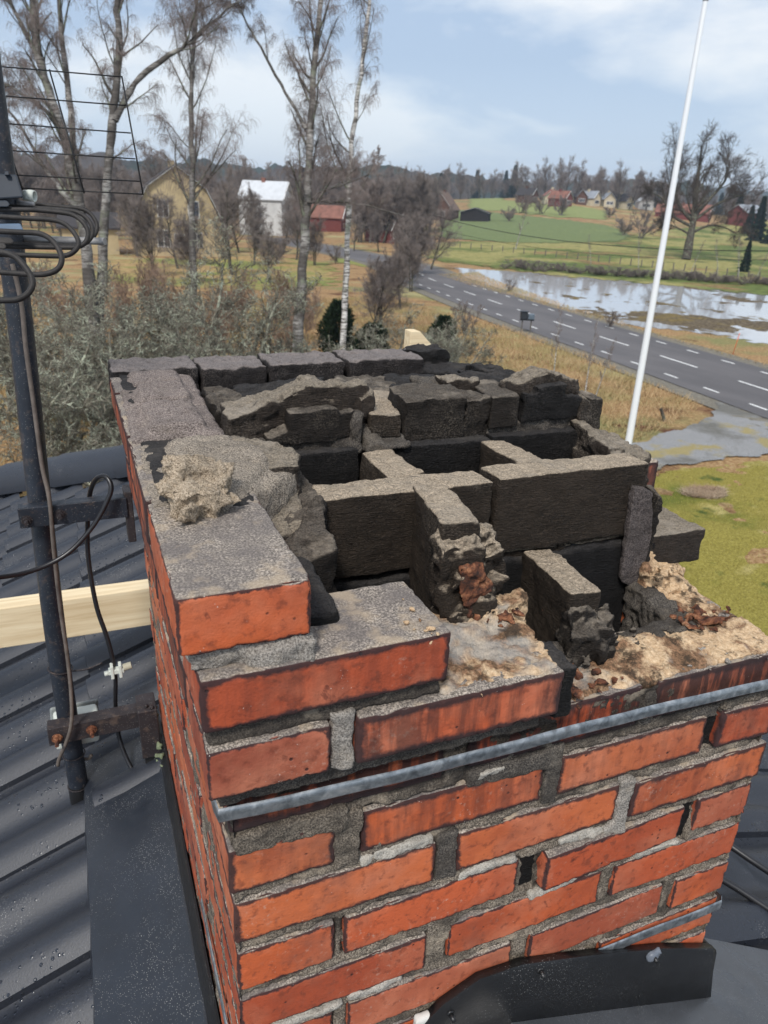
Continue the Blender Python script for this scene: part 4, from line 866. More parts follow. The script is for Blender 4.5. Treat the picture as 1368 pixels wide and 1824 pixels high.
# --- front face courses (x starts and ends read course by course)
rows = {
 1: [(0, .252), (.285, .540), (.563, .800)],
 2: [(-.004, .118), (.150, .399), (.422, .668), (.698, .802)],
 3: [(0, .250), (.2804, .532), (.552, .803)],
 4: [(0, .119), (.1315, .381), (.4157, .664), (.692, .803)],
 5: [(0, .249), (.282, .532), (.556, .801)],
 6: [(0, .119), (.140, .389), (.420, .665), (.688, .800)],
 7: [(0, .250), (.280, .530), (.556, .800)],
 8: [(0, .120), (.135, .385), (.412, .660), (.685, .798)],
 9: [(0, .250), (.280, .530), (.556, .800)], 10: [(0, .12), (.135, .385), (.41, .66), (.685, .798)], 11: [(0, .25), (.28, .53), (.556, .8)]}
bk = Bricks(); sd_ = 10
for k, row in rows.items():
    for i, (a, b) in enumerate(row):
        sd_ += 1; z0 = -PIT*k; z1 = z0+BHS; rg = R_(sd_)
        y0 = rg.uniform(-.0015, .0015); rot = [rg.uniform(-.4, .4), rg.uniform(-.35, .35), rg.uniform(-.4, .4)]; rnd = None
        soot = {1: .95, 2: .58, 3: .48, 4: .36, 5: .30, 6: .24}.get(k, .18)+rg.uniform(-.05, .1)
        if (k, i) == (4, 2): y0 = -.006; rot[2] = 2.2              # the brick that has crept forward
        if (k, i) == (3, 2): y0 = -.004; soot = .6
        if k == 1: y0 = .004
        if k == 2 and i == 3: rot[2] = -2; y0 = -.003
        if k == 4 and i == 0: rnd = .05
        if (k, i) == (2, 0): rnd = .62
        if (k, i) in ((3, 0), (3, 1), (3, 2)): rnd = .55
        if (k, i) == (5, 2): rnd = .35
        bk.add(a, b, y0, y0+(.12 if b-a > .2 else .2), z0, z1+rg.uniform(-.001, .002), seed=sd_, rot=rot, soot=soot, rnd=rnd, step=.0045 if k < 8 else .008)
# --- left face, right face, back face of the shaft
for k in range(1, 14):
    z0 = -PIT*k; z1 = z0+BHS; hd = (k % 2 == 0)
    ys = [.262, .525, .788] if hd else [.128, .39, .653, .916]
    for i, a in enumerate(ys):
        b = min(a+.25, DEPTH-.003); sd_ += 1; rg = R_(sd_)
        bk.add(rg.uniform(-.003, .002), .11, a, b, z0, z1, seed=sd_, soot=.5 if k < 3 else .18, step=.009, rot=(0, 0, rg.uniform(-.4, .4)))
        bk.add(.69, .801, a, b, z0, z1, seed=sd_+500, soot=.2, step=.012)
    if not hd: pass
    for a, b in [(.13, .38), (.40, .65)]:
        bk.add(a, b, DEPTH-.11, DEPTH, z0, z1, seed=sd_+900+int(a*100), soot=.5, step=.012)
bk.build('brickwork', M_BRICK, chim)

# --- mortar of the shaft: front sheet with its own relief and its gaps
gaps = [(.668, .697, -.1615, -.085, .05), (.668, .690, -.34, -.262, .028), (.388, .413, -.322, -.262, .045), (.118, .127, -.165, -.10, .02), (.268, .281, -.235, -.175, .012)]
def mortar_sheet(name, P0, U, Vv, nu, nv, nrm, base, holes=(), amp=.0035, seed=0):
    u = np.linspace(0, 1, nu); v = np.linspace(0, 1, nv); A, B = np.meshgrid(u, v, indexing='ij')
    P = np.array(P0)+A.reshape(-1, 1)*np.array(U)+B.reshape(-1, 1)*np.array(Vv)
    d = base+amp*fbm(P+seed, 22, 3)+.0016*fbm(P+seed, 130, 3)
    for x0, x1, z0, z1, dep in holes:
        wob = .004*fbm(P+4, 70, 3)
        inside = np.minimum.reduce([P[:, 0]-x0+wob, x1-P[:, 0]+wob, P[:, 2]-z0+wob, z1-P[:, 2]+wob])
        d = d+dep*np.clip(inside/.004, 0, 1)
    P = P-np.array(nrm)*d[:, None]
    I = np.arange(nu*nv).reshape(nu, nv); q = np.stack([I[:-1, :-1], I[1:, :-1], I[1:, 1:], I[:-1, 1:]], -1).reshape(-1, 4)
    return P, q
V1, F1 = mortar_sheet('m', (.001, 0, -1.05), (.798, 0, 0), (0, 0, 1.027), 330, 400, (0, -1, 0), .0048, gaps, .0045)
# ledges: mortar standing out just above the brick below
zz = np.mod(V1[:, 2], PIT); 
V1[:, 1] -= .0026*np.exp(-((zz-(BHS+.003))/.0035)**2)*(fbm(V1*[1, 0, 1], 12, 2) > -.05)
V2, F2 = mortar_sheet('m', (0, .001, -1.15), (0, .98, 0), (0, 0, 1.127), 230, 230, (-1, 0, 0), .003, (), .005, 3)
V3, F3 = mortar_sheet('m', (.796, .001, -1.15), (0, .98, 0), (0, 0, 1.127), 100, 100, (1, 0, 0), .005, (), .004, 5)
V4, F4 = mortar_sheet('m', (.001, DEPTH-.003, -1.15), (.797, 0, 0), (0, 0, 1.127), 100, 100, (0, 1, 0), .005, (), .004, 6)
VV = np.concatenate([V1, V2, V3, V4]); FF = np.concatenate([F1, F2[:, ::-1]+len(V1), F3+len(V1)+len(V2), F4[:, ::-1]+len(V1)+len(V2)+len(V3)])
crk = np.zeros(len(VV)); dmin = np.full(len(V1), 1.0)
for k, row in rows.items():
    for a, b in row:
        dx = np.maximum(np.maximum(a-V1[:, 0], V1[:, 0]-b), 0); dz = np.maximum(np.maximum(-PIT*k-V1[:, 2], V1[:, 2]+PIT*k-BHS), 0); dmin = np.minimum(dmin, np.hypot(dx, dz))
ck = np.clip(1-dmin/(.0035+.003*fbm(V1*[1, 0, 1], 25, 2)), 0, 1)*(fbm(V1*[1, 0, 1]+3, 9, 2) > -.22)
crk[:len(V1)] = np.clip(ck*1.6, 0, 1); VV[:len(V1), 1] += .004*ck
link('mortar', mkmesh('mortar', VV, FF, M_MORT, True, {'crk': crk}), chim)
rough('mortar_patch', [bx(.004, .13, -.0035, .03, -.106, -.079, jit=.003), bx(.118, .148, -.002, .03, -.168, -.09, jit=.004)], M_MORT, chim, vox=.0028, amp=.003, fs=45)
rough('mortar_patch', [bx(.400, .422, -.0025, .03, -.168, -.075, jit=.002), bx(.285, .41, -.001, .03, -.106, -.080, jit=.003)], M_MORT_SOOT, chim, vox=.0028, amp=.003, fs=45, seed=2)
rough('mortar_patch', [bx(.532, .552, -.0035, .02, -.262, -.168, jit=.002), bx(.515, .55, -.005, .02, -.262, -.243, jit=.003)], M_CAPMORT, chim, vox=.0026, amp=.003, fs=45, seed=3)
rough('mortar_patch', [bx(.252, .279, -.002, .02, -.243, -.168, jit=.002)], M_MORT_SOOT, chim, vox=.0026, amp=.003, fs=45, seed=4)
rough('mortar_patch', [bx(.6, .69, .004, .03, -.105, -.085, jit=.002), bx(.545, .565, .002, .03, -.085, -.03)], M_MORT_SOOT, chim, vox=.003, amp=.003, fs=45, seed=5)

for i, (a, b, zc) in enumerate(((.285, .372, -.2425), (.150, .245, -.1615), (.405, .485, -.3235), (.590, .668, -.3235), (.01, .13, -.404), (.14, .215, -.398), (.44, .52, -.2425), (.300, .335, -.0815))):
    rough('pale_mortar_strip', [bx(a, b, -.0015, .02, zc-.0155, zc-.003, jit=.0025, seed=i)], M_PALEM, chim, vox=.0026, amp=.003, fs=50, seed=200+i)
# --- corbelled courses, each loose brick its own part
YT = -.035
def lone(x0, x1, y0, y1, z0, z1, seed, **k):
    b = Bricks(); rl = k.pop('label', None); nm = k.pop('name', 'corbel_brick')
    b.add(x0, x1, y0, y1, z0, z1, seed=seed, step=k.pop('step', .004), **k); return b.build(nm, M_BRICK, chim, label=rl)
z3, z2, z1 = .0078, .0886, .1694
lone(-.0231, .099, YT, .10, z3, z3+BH, 301, soot=.25, rnd=.95)
lone(.1268, .376, YT, .085, z3, z3+BH, 302, soot=.75, rnd=.35)
lone(-.0254, .2265, YT, .085, z2, z2+BH, 303, soot=.62, rnd=.2, rot=(0, 0, .6))
lone(-.0395, .0815, -.0267, .20, z1, z1+BH, 304, soot=.3, rnd=.05)
for j, (z0, xl, ys) in enumerate(((z3, -.024, [(.112, .362), (.375, .625), (.638, .888)]), (z2, -.026, [(.098, .218), (.232, .482), (.495, .745), (.758, .98)]), (z1, -.040, [(.212, .462), (.475, .725), (.738, .86)]))):
    for i, (a, b) in enumerate(ys):
        lone(xl, xl+.12, a, b, z0, z0+BH-.002, 330+10*j+i, soot=.8, step=.006, rnd=.4, rot=(0, 0, R_(j*9+i).uniform(-.5, .5)))
# --- mortar beds between corbel courses
rough('mortar_bed', [bx(-.030, .076, -.020, .09, z2+BH-.002, z1+.003), bx(.02, .084, -.031, .05, z2+BH-.002, z1-.004, jit=.004)], M_CAPMORT, chim, vox=.003, amp=.0035, fs=40, seed=11)
rough('mortar_bed', [bx(-.018, .112, -.026, .08, z3+BH-.002, z2+.003), bx(.11, .222, -.024, .08, z3+BH+.001, z2+.002)], M_MORT, chim, vox=.003, amp=.0035, fs=40, seed=12)
rough('mortar_bed', [bx(.1005, .1255, -.031, .06, z3-.002, z3+BH+.010, jit=.0015)], M_CAPMORT, chim, vox=.0028, amp=.003, fs=40, seed=13)
rough('mortar_bed', [bx(-.012, .37, -.012, .08, -.024, z3+.003)], M_MORT_SOOT, chim, vox=.004, amp=.003, fs=40, seed=14)
rough('mortar_bed', [bx(-.020, .08, .05, .93, z2+BH-.004, z1+.003), bx(-.012, .08, .05, .93, z3+BH-.004, z2+.003), bx(-.010, .08, .0, .95, -.026, z3+.003)], M_MORT_SOOT, chim, vox=.006, amp=.006, fs=30, seed=15)
rough('mortar_bed', [bx(.376, .398, -.028, .03, z3-.01, z3+BH-.004, jit=.003)], M_BLOCKD, chim, vox=.003, amp=.003, fs=45, seed=16)

# --- left wall top: sanded bricks with domed mortar
cap = [([(-.037, .165), (.02, .13), (.082, .20), (.150, .262), (.166, .34), (.10, .42), (-.032, .42)], .240), ([(-.036, .427), (.092, .424), (.094, .598), (-.032, .594)], .246), ([(-.034, .604), (.098, .608), (.102, .742), (-.030, .738)], .242), ([(-.034, .750), (.106, .752), (.11, .864), (-.034, .862)], .236)]
rough('joint_fill', [bx(-.024, .078, .16, .87, .20, .2295)], M_BLOCKD, chim, vox=.004, amp=.002, fs=30, seed=20)  # black body below the cap bricks, makes the gaps between them dark
for i, (po, zt) in enumerate(cap):
    c0 = np.mean(po, axis=0); p2 = [tuple(c0+(np.array(q)-c0)*np.array([.6, .84])) for q in po]
    rough('cap_brick' if i else 'cap_mortar', [pr(po, .168, zt-.011), pr(p2, .168, zt+.003)], M_CAPMORT2 if i == 0 else M_CAP, chim, vox=.0042, sm=5, amp=.0035, fs=28, pit=.006, seed=21+i)
# --- back row of cap bricks
bx0 = -.036
for i, (a, b, zt) in enumerate(((-.036, .125, .236), (.132, .262, .234), (.270, .432, .236), (.440, .62, .238))):
    rough('cap_brick', [pr([(a, .868), (b, .872), (b+.004, .992), (a, .992)], .172, zt)], M_BACKCAP, chim, vox=.0042, sm=3, amp=.0035, fs=35, pit=.006, seed=41+i)
rough('back_wall', [bx(.08, .80, .875, .98, -.1, .172), bx(.09, .58, .868, .885, .0, .185)], M_BLOCKD, chim, vox=.006, amp=.004, fs=30, seed=46)
rough('back_wall', [pr([(.60, .86), (.72, .80), (.80, .70), (.80, .93), (.60, .985)], .0, [.205, .225, .225, .195, .215]), pr([(.60, .93), (.70, .92), (.70, .985), (.60, .985)], .1, .243)], M_BLOCKD, chim, vox=.0045, amp=.010, fs=22, seed=47)

# --- sooted lining of the flues (solid walls down to a dark floor)
core = [bx(.012, .79, .012, .095, -1.0, -.035), bx(.012, .13, .02, .97, -1.0, .160), bx(.70, .79, .02, .97, -1.0, -.02), bx(.02, .79, .86, .975, -1.0, -.02),
        bx(.10, .75, .225, .285, -1.0, .070), bx(.10, .75, .43, .56, -1.0, .07), bx(.258, .30, .05, .25, -1, .02), bx(.500, .545, .1, .25, -1.0, -.09),
        bx(.29, .34, .26, .45, -1, .09), bx(.50, .545, .26, .45, -1, .09), bx(.28, .36, .5, .9, -1, .05), bx(.56, .62, .5, .9, -1, .05), bx(.02, .78, .02, .97, -1.02, -.75)]
rough('flue_lining', core, M_BLOCKD, chim, vox=.008, amp=.004, fs=30, seed=50)

# --- partition blocks on edge
def block(name, x0, x1, y0, y1, z0, z1, mat, seed, rz=0, extra=(), amp=.0024, sm=1, vox=.0030, **k):
    return rough(name, [bx(x0, x1, y0, y1, z0, z1, rz=rad(rz), jit=.0015, seed=seed)]+list(extra), mat, chim, vox=vox, sm=sm, amp=amp, fs=32, pit=.002, seed=seed, **k)
block('flue_block', .172, .420, .226, .283, .080, .197, M_BLOCK, 61, -.8)
block('flue_block', .430, .690, .226, .284, .082, .198, M_BLOCK, 62, -.6)
block('flue_block', .434, .556, .236, .285, -.045, .078, M_BLOCK, 63)
block('flue_block', .562, .70, .240, .290, -.045, .074, M_BLOCK, 64, extra=[bx(.55, .566, .236, .28, .03, .08)])
block('flue_block', .330, .432, .232, .285, -.045, .079, M_BLOCK, 65)
# forward block with its broken, burnt end
block('flue_block', .2925, .341, .108, .236, .0, .199, M_BLOCK, 66, -8.5)
rough('broken_block_end', [pr([(.276, .088), (.330, .088), (.338, .125), (.280, .125)], .0, [.172, .165, .192, .190]), pr([(.326, .086), (.362, .100), (.366, .138), (.328, .130)], .0, [.128, .165, .178, .182]), pr([(.285, .064), (.345, .066), (.35, .1), (.28, .1)], -.0, [.055, .065, .15, .14]),
      pr([(.35, .09), (.376, .108), (.372, .145), (.345, .13)], .0, [.135, .14, .15, .15])], M_BLOCK, chim, vox=.0032, sm=1, amp=.009, fs=38, seed=67)
_h = [px_ax(u, v, 1, y) for y in (.078, .105) for u, v in ((822, 1010), (858, 1004), (872, 1040), (868, 1085), (836, 1098), (820, 1060))]
rough('rust_stain', [_h], M_RUST, chim, vox=.0026, sm=1, amp=.007, fs=55, seed=68, label='rust red burnt hollow in the end of the middle block')
rough('broken_block_end', [[(x+rs_[0]*.020, y+rs_[1]*.012, z+rs_[2]*.018) for rs_ in np.random.RandomState(i+3).uniform(-1, 1, (8, 3))] for i, (x, y, z) in enumerate([(.300, .088, .14), (.322, .085, .105), (.296, .082, .085), (.345, .092, .155), (.350, .092, .125), (.305, .072, .05), (.335, .070, .055), (.366, .115, .12)])], M_BLOCK, chim, vox=.0026, sm=0, amp=.0022, fs=70, seed=167, kind='stuff')
# low divider and its crumbled end
block('flue_block', .482, .530, .095, .232, -.075, .078, M_BLOCK, 69, -4)
rough('broken_block_end', [pr([(.462, .062), (.516, .060), (.524, .106), (.474, .106)], -.06, [.028, .035, .07, .066]), pr([(.50, .05), (.535, .06), (.54, .1), (.51, .1)], -.06, [.02, .02, .05, .05])], M_BLOCKM, chim, vox=.0032, sm=1, amp=.010, fs=38, seed=70)
# --- rear dividers and rear wall facing the front
block('flue_block', .288, .341, .284, .40, .02, .197, M_BLOCK, 71)
block('flue_block', .498, .545, .284, .40, .02, .197, M_BLOCK, 72, 2)
block('flue_block', .13, .288, .405, .46, .07, .199, M_BLOCKD, 73)
block('flue_block', .343, .525, .408, .46, .05, .196, M_BLOCKD, 74, amp=.003)
block('flue_block', .53, .722, .418, .468, .05, .196, M_BLOCKD, 75)
rough('wall_brick', [pr([(.150, .418), (.288, .424), (.288, .49), (.150, .49)], .212, [.222, .256, .256, .235]), pr([(.185, .416), (.26, .42), (.26, .48), (.185, .48)], .21, [.258, .262, .262, .258])], M_BLOCKM, chim, vox=.003, amp=.003, fs=35, seed=76)
rough('mortar_joint', [bx(.14, .29, .424, .48, .192, .216), bx(.283, .300, .418, .46, .19, .25, jit=.003)], M_MORT_SOOT, chim, vox=.0032, amp=.005, fs=40, seed=77)
rough('mortar_cap', [pr([(.096, .425), (.225, .450), (.225, .52), (.10, .51)], .205, [.252, .288, .285, .255]), pr([(.222, .445), (.315, .440), (.325, .49), (.225, .52)], .22, [.290, .290, .282, .29]), pr([(.300, .43), (.325, .436), (.325, .48), (.30, .48)], .235, [.27, .275, .28, .28])],
      M_CAPD, chim, vox=.0034, sm=2, amp=.007, fs=28, seed=78, pit=.004)
rough('wall_brick', [pr([(.312, .425), (.366, .425), (.405, .56), (.35, .57)], .205, [.247, .243, .248, .252])], M_BLOCK, chim, vox=.003, amp=.003, fs=32, seed=79)
rough('mortar_joint', [pr([(.302, .405), (.33, .40), (.335, .45), (.30, .45)], .19, [.205, .202, .225, .23]), pr([(.325, .398), (.372, .40), (.372, .44), (.33, .44)], .196, [.200, .203, .212, .21])], M_MORT_SOOT, chim, vox=.003, amp=.005, fs=40, seed=80)
rough('wall_brick', [pr([(.374, .432), (.482, .428), (.49, .50), (.376, .51)], .194, [.262, .262, .272, .268])], M_BLOCKM, chim, vox=.003, amp=.005, fs=28, seed=81)
rough('wall_brick', [pr([(.484, .435), (.532, .44), (.535, .52), (.484, .50)], .150, [.255, .255, .25, .268])], M_BLOCKM, chim, vox=.003, amp=.006, fs=35, seed=82)
rough('wall_brick', [pr([(.531, .432), (.584, .430), (.60, .545), (.54, .55)], .206, [.259, .260, .262, .262])], M_BLOCKM, chim, vox=.003, amp=.0022, fs=35, seed=83)
rough('mortar_joint', [pr([(.53, .44), (.73, .44), (.73, .48), (.53, .48)], .185, .215)], M_MORT_SOOT, chim, vox=.0032, amp=.005, fs=45, seed=84)
rough('wall_brick', [pr([(.595, .434), (.712, .434), (.72, .49), (.595, .50)], .212, [.262, .248, .25, .27]), pr([(.62, .436), (.68, .436), (.68, .48), (.62, .48)], .22, .272)], M_BLOCKD, chim, vox=.003, amp=.004, fs=30, seed=85)
rough('mortar_cap', [pr([(.59, .45), (.66, .455), (.66, .52), (.58, .50)], .24, [.275, .288, .285, .275]), pr([(.655, .455), (.72, .45), (.73, .52), (.65, .52)], .24, [.290, .276, .262, .285]), pr([(.712, .434), (.742, .44), (.745, .50), (.712, .50)], .19, [.250, .238, .245, .262])],
      M_CAPD, chim, vox=.0032, sm=2, amp=.007, fs=30, seed=86, pit=.004)
rough('wall_slab', [pr([(.744, .448), (.778, .455), (.786, .50), (.75, .50)], .10, [.243, .236, .236, .242])], M_BLOCKM, chim, vox=.0032, amp=.004, fs=30, seed=87)
rough('wall_slab', [bx(.722, .79, .43, .50, .0, .165)], M_BLOCKD, chim, vox=.004, amp=.004, fs=30, seed=88)
# --- rear flues: broken tops further back
rough('wall_brick', [pr([(.10, .55), (.155, .56), (.16, .68), (.105, .69)], .0, [.235, .232, .24, .242])], M_BLOCKM, chim, vox=.004, amp=.008, fs=28, seed=90)
rough('wall_brick', [pr([(.16, .655), (.31, .64), (.33, .70), (.16, .72)], .0, [.222, .246, .248, .232])], M_BLOCKD, chim, vox=.004, amp=.007, fs=24, seed=91)
rough('wall_brick', [pr([(.335, .585), (.43, .57), (.47, .70), (.35, .72)], .0, [.238, .235, .24, .245])], M_BLOCKM, chim, vox=.004, amp=.006, fs=24, seed=92)
rough('wall_brick', [pr([(.435, .63), (.60, .62), (.63, .70), (.45, .72)], .0, [.236, .238, .232, .244]), pr([(.48, .56), (.53, .57), (.53, .64), (.48, .64)], .05, .225)], M_BLOCKD, chim, vox=.004, amp=.008, fs=24, seed=93)
rough('mortar_joint', [pr([(.455, .545), (.525, .545), (.53, .60), (.46, .61)], .15, [.262, .262, .258, .262]), pr([(.41, .56), (.455, .55), (.455, .60), (.41, .61)], .12, .222)], M_MORT_SOOT, chim, vox=.0035, amp=.008, fs=30, seed=94)
rough('mortar_cap', [pr([(.485, .515), (.545, .505), (.56, .55), (.49, .565)], .2, [.272, .272, .262, .27])], M_CAPD, chim, vox=.0034, amp=.008, fs=30, seed=95)
rough('wall_brick', [pr([(.60, .555), (.66, .56), (.70, .70), (.62, .73)], .0, [.262, .258, .236, .24]), pr([(.55, .54), (.62, .54), (.63, .66), (.56, .66)], .0, [.262, .262, .25, .25])], M_BLOCKD, chim, vox=.004, amp=.008, fs=26, seed=96)
rough('wall_brick', [pr([(.67, .60), (.80, .58), (.80, .78), (.68, .80)], .0, [.236, .226, .215, .238])], M_BLOCKD, chim, vox=.004, amp=.010, fs=24, seed=97)
# --- stub of the left flue wall
rough('flue_stub', [pr([(.086, .26), (.155, .262), (.168, .34), (.09, .42)], .11, [.236, .236, .238, .238]), pr([(.082, .18), (.145, .20), (.155, .27), (.085, .28)], .08, [.170, .178, .205, .2])], M_CAPD, chim, vox=.0034, sm=2, amp=.006, fs=30, seed=98)
rough('flue_stub', [pr([(.088, .13), (.168, .150), (.172, .235), (.09, .22)], -.1, [.142, .168, .206, .158]), pr([(.09, .09), (.14, .11), (.15, .19), (.09, .2)], -.1, [.10, .11, .17, .17]), pr([(.09, .2), (.175, .21), (.175, .34), (.09, .40)], -.1, [.172, .19, .205, .2])], M_BLOCKM, chim, vox=.0038, sm=2, amp=.006, fs=26, seed=99)
# --- hanging slab and right wall
hs = [px_ax(u, v, 1, .212) for u, v in ((1130, 868), (1164, 878), (1162, 960), (1152, 1005), (1137, 1053), (1106, 1038), (1117, 960))]
rough('hanging_slab', [[p for q in hs for p in (q, q+np.array([.002, .013, .002]))]], M_SLAB, chim, vox=.0026, sm=1, amp=.0025, fs=45, seed=100)
rough('hanging_slab', [pr([(.706, .212), (.716, .210), (.718, .245), (.706, .245)], .03, [.150, .148, .155, .158])], M_BLOCKM, chim, vox=.0028, sm=1, amp=.004, fs=45, seed=100)
rough('end_brick', [pr([(.715, .224), (.832, .220), (.834, .345), (.716, .345)], .016, [.072, .073, .074, .074])], M_CAPD, chim, vox=.003, sm=2, amp=.0025, fs=35, seed=310, label='weathered grey end brick overhanging the lawn side')
rough('crumbled_lining', [pr([(.70, .198), (.79, .212), (.80, .24), (.70, .25)], -.03, [.030, .012, .02, .05]), pr([(.70, .222), (.80, .226), (.80, .25), (.70, .25)], -.03, [.06, .03, .03, .06]), pr([(.70, .18), (.78, .18), (.79, .215), (.70, .215)], -.05, [-.006, -.006, .008, .012])], M_FIRE, chim, vox=.003, sm=1, amp=.006, fs=35, seed=101)
rough('crumbled_lining', [pr([(.698, .262), (.80, .34), (.815, .49), (.70, .42)], .05, [.172, .165, .168, .2]), pr([(.70, .33), (.80, .345), (.80, .5), (.70, .45)], .05, [.19, .165, .168, .21])], M_CAPD, chim, vox=.0034, sm=2, amp=.007, fs=34, seed=102)
lone(.72, .836, .352, .47, z2, z2+BH, 312, soot=.8, rnd=.9)
lone(.72, .832, .352, .47, z3, z3+BH, 313, soot=.8, rnd=.9)
lone(.72, .834, .482, .73, z2, z2+BH, 314, soot=.8, rnd=.9, step=.007)
lone(.72, .834, .482, .73, z3, z3+BH, 315, soot=.8, rnd=.9, step=.007)
lone(.72, .834, .745, .98, z2, z2+BH, 316, soot=.8, rnd=.9, step=.007)
lone(.72, .834, .745, .98, z3, z3+BH, 317, soot=.8, rnd=.9, step=.007)
# --- exposed crumbling firebrick where courses are gone
rough('crumbled_lining', [pr([(.226, -.024), (.370, -.026), (.392, .085), (.225, .10)], .055, [.070, .069, .074, .080]), pr([(.230, .02), (.365, .04), (.392, .098), (.25, .10)], -.015, [.074, .074, .086, .090]), pr([(.33, .07), (.40, .085), (.40, .105), (.33, .105)], -.015, .095)], M_FIRE, chim, vox=.0028, sm=1, amp=.005, fs=45, rgh=.65, seed=103)
rough('crumbled_lining', [pr([(.41, .009), (.57, .009), (.58, .085), (.42, .10)], -.075, [-.0155, -.0155, -.008, -.004]), pr([(.56, .009), (.79, .009), (.795, .088), (.56, .095)], -.075, [-.014, -.0135, -.008, -.004])], M_FIRE, chim, vox=.003, sm=1, amp=.0032, fs=48, rgh=.65, seed=104)
rough('crumbled_lining', [pr([(.70, .08), (.795, .08), (.80, .235), (.70, .22)], -.1, [-.014, -.018, -.008, -.01])], M_FIRE, chim, vox=.0034, sm=1, amp=.005, fs=40, rgh=.65, seed=105)
rough('flue_rim', [pr([(.545, .078), (.705, .080), (.70, .115), (.55, .108)], -.2, [-.014, -.002, -.002, -.010]), pr([(.675, .10), (.715, .10), (.72, .225), (.685, .22)], -.2, [-.010, -.006, -.0, .0]), pr([(.39, .08), (.49, .075), (.49, .1), (.40, .11)], -.2, [.02, -.01, -.01, .03])], M_MORT_SOOT, chim, vox=.003, sm=1, amp=.006, fs=45, seed=106)
# rubble heaps on the broken ledge
rg = R_(5)
def crumbs(cx, cy, z, sx, sy, n, r0, r1, seed):
    rg = R_(seed); out = []
    for i in range(n):
        x, y = rg.gauss(cx, sx), rg.gauss(cy, sy); r = rg.uniform(r0, r1)
        out.append([(x+rg.uniform(-1, 1)*r, y+rg.uniform(-1, 1)*r, z+rg.uniform(-.4, 1)*r) for _ in range(9)])
    return out
rough('rubble', crumbs(.455, .045, -.010, .024, .022, 44, .004, .011, 1), M_RUST, chim, vox=.0024, sm=0, amp=.003, fs=80, seed=107, label='rust red crumbs of burnt masonry on the broken ledge', kind='stuff')
rough('rubble', crumbs(.35, .075, .084, .026, .014, 30, .003, .009, 2), M_RUST, chim, vox=.0024, sm=0, amp=.003, fs=80, seed=108, kind='stuff')
rough('rubble', crumbs(.725, .092, -.002, .030, .014, 44, .004, .010, 3), M_RUST, chim, vox=.0026, sm=0, amp=.004, fs=80, seed=109, kind='stuff')
rough('rubble', crumbs(.66, .05, -.016, .05, .022, 60, .003, .007, 4), M_CAPMORT, chim, vox=.0024, sm=0, amp=.003, fs=80, seed=110, kind='stuff')
rough('rubble', crumbs(.60, .085, -.008, .05, .010, 30, .003, .007, 14), M_BLOCKM, chim, vox=.0024, sm=0, amp=.003, fs=80, seed=114, kind='stuff')
rough('rubble', crumbs(.47, .07, -.002, .03, .014, 40, .003, .009, 15), M_BLOCKM, chim, vox=.0024, sm=0, amp=.003, fs=80, seed=115, kind='stuff')
rough('rubble', crumbs(.74, .20, .022, .025, .012, 18, .005, .012, 6), M_FIRE, chim, vox=.0026, sm=0, amp=.004, fs=80, seed=111, kind='stuff')
rough('rubble', crumbs(.29, .02, .062, .035, .03, 40, .0015, .004, 7), M_FIRE, chim, vox=.0018, sm=0, amp=.001, fs=80, seed=112, kind='stuff')
rough('rubble', crumbs(.202, -.005, .149, .010, .018, 16, .002, .005, 8), M_FIRE, chim, vox=.0018, sm=0, amp=.001, fs=80, seed=113, kind='stuff')

# --- steel bands
def band(name, P, w, th, nrm, parent=chim, **k):
    """strip with rolled edges along the polyline P; w tall, th thick"""
    P = [np.array(p, float) for p in P]; MBm = MB(); V = []; prof = [(-w/2, 0), (-w/2, th*.7), (-w/2+.0018, th*1.1), (-w*.3, th*1.05), (w*.05, th*1.25), (w*.35, th*1.0), (w/2-.001, th*.6), (w/2, 0)]
    for i, p in enumerate(P):
        nn = np.array(nrm[i], float); nn /= np.linalg.norm(nn)
        wb = .0006*math.sin(i*1.7)
        V += [p+np.array([0, 0, a])+nn*(b+wb) for a, b in prof]
    kk = len(prof); F = [(i*kk+j, i*kk+j+1, (i+1)*kk+j+1, (i+1)*kk+j) for i in range(len(P)-1) for j in range(kk-1)]
    F += [tuple(range(kk)), tuple((len(P)-1)*kk+j for j in range(kk))[::-1]]
    MBm.add(V, F); o = MBm.build(name, M_GALV, parent, **k); return autosmooth(o, 30)
xs = np.linspace(-.012, .812, 22)
P = [(-.012, .30, -.0320), (-.012, .10, -.0305), (-.013, .0, -.0300)]+[(x, -.013, -.032-.022*((x+.012)/.82)**.8-.0025*math.sin(x*9)) for x in xs]+[(.815, .0, -.055), (.815, .30, -.055)]
Nn = [(-1, 0, 0), (-1, 0, 0), (-1, -.4, 0)]+[(0, -1, 0)]*22+[(1, -.4, 0), (1, 0, 0)]
Nn[3] = (-.5, -1, 0); Nn[-3] = (.5, -1, 0)
band('steel_band', P, .017, .0026, Nn)
P = [(-.004, .3, -.516), (-.004, 0, -.516)]+[(x, -.0045, -.516+.0015*math.sin(x*14)) for x in np.linspace(-.003, .803, 20)]+[(.806, .0, -.514), (.806, .3, -.514)]
Nn = [(-1, 0, 0), (-1, -.4, 0)]+[(0, -1, 0)]*20+[(1, -.4, 0), (1, 0, 0)]
band('steel_band', P, .020, .002, Nn)

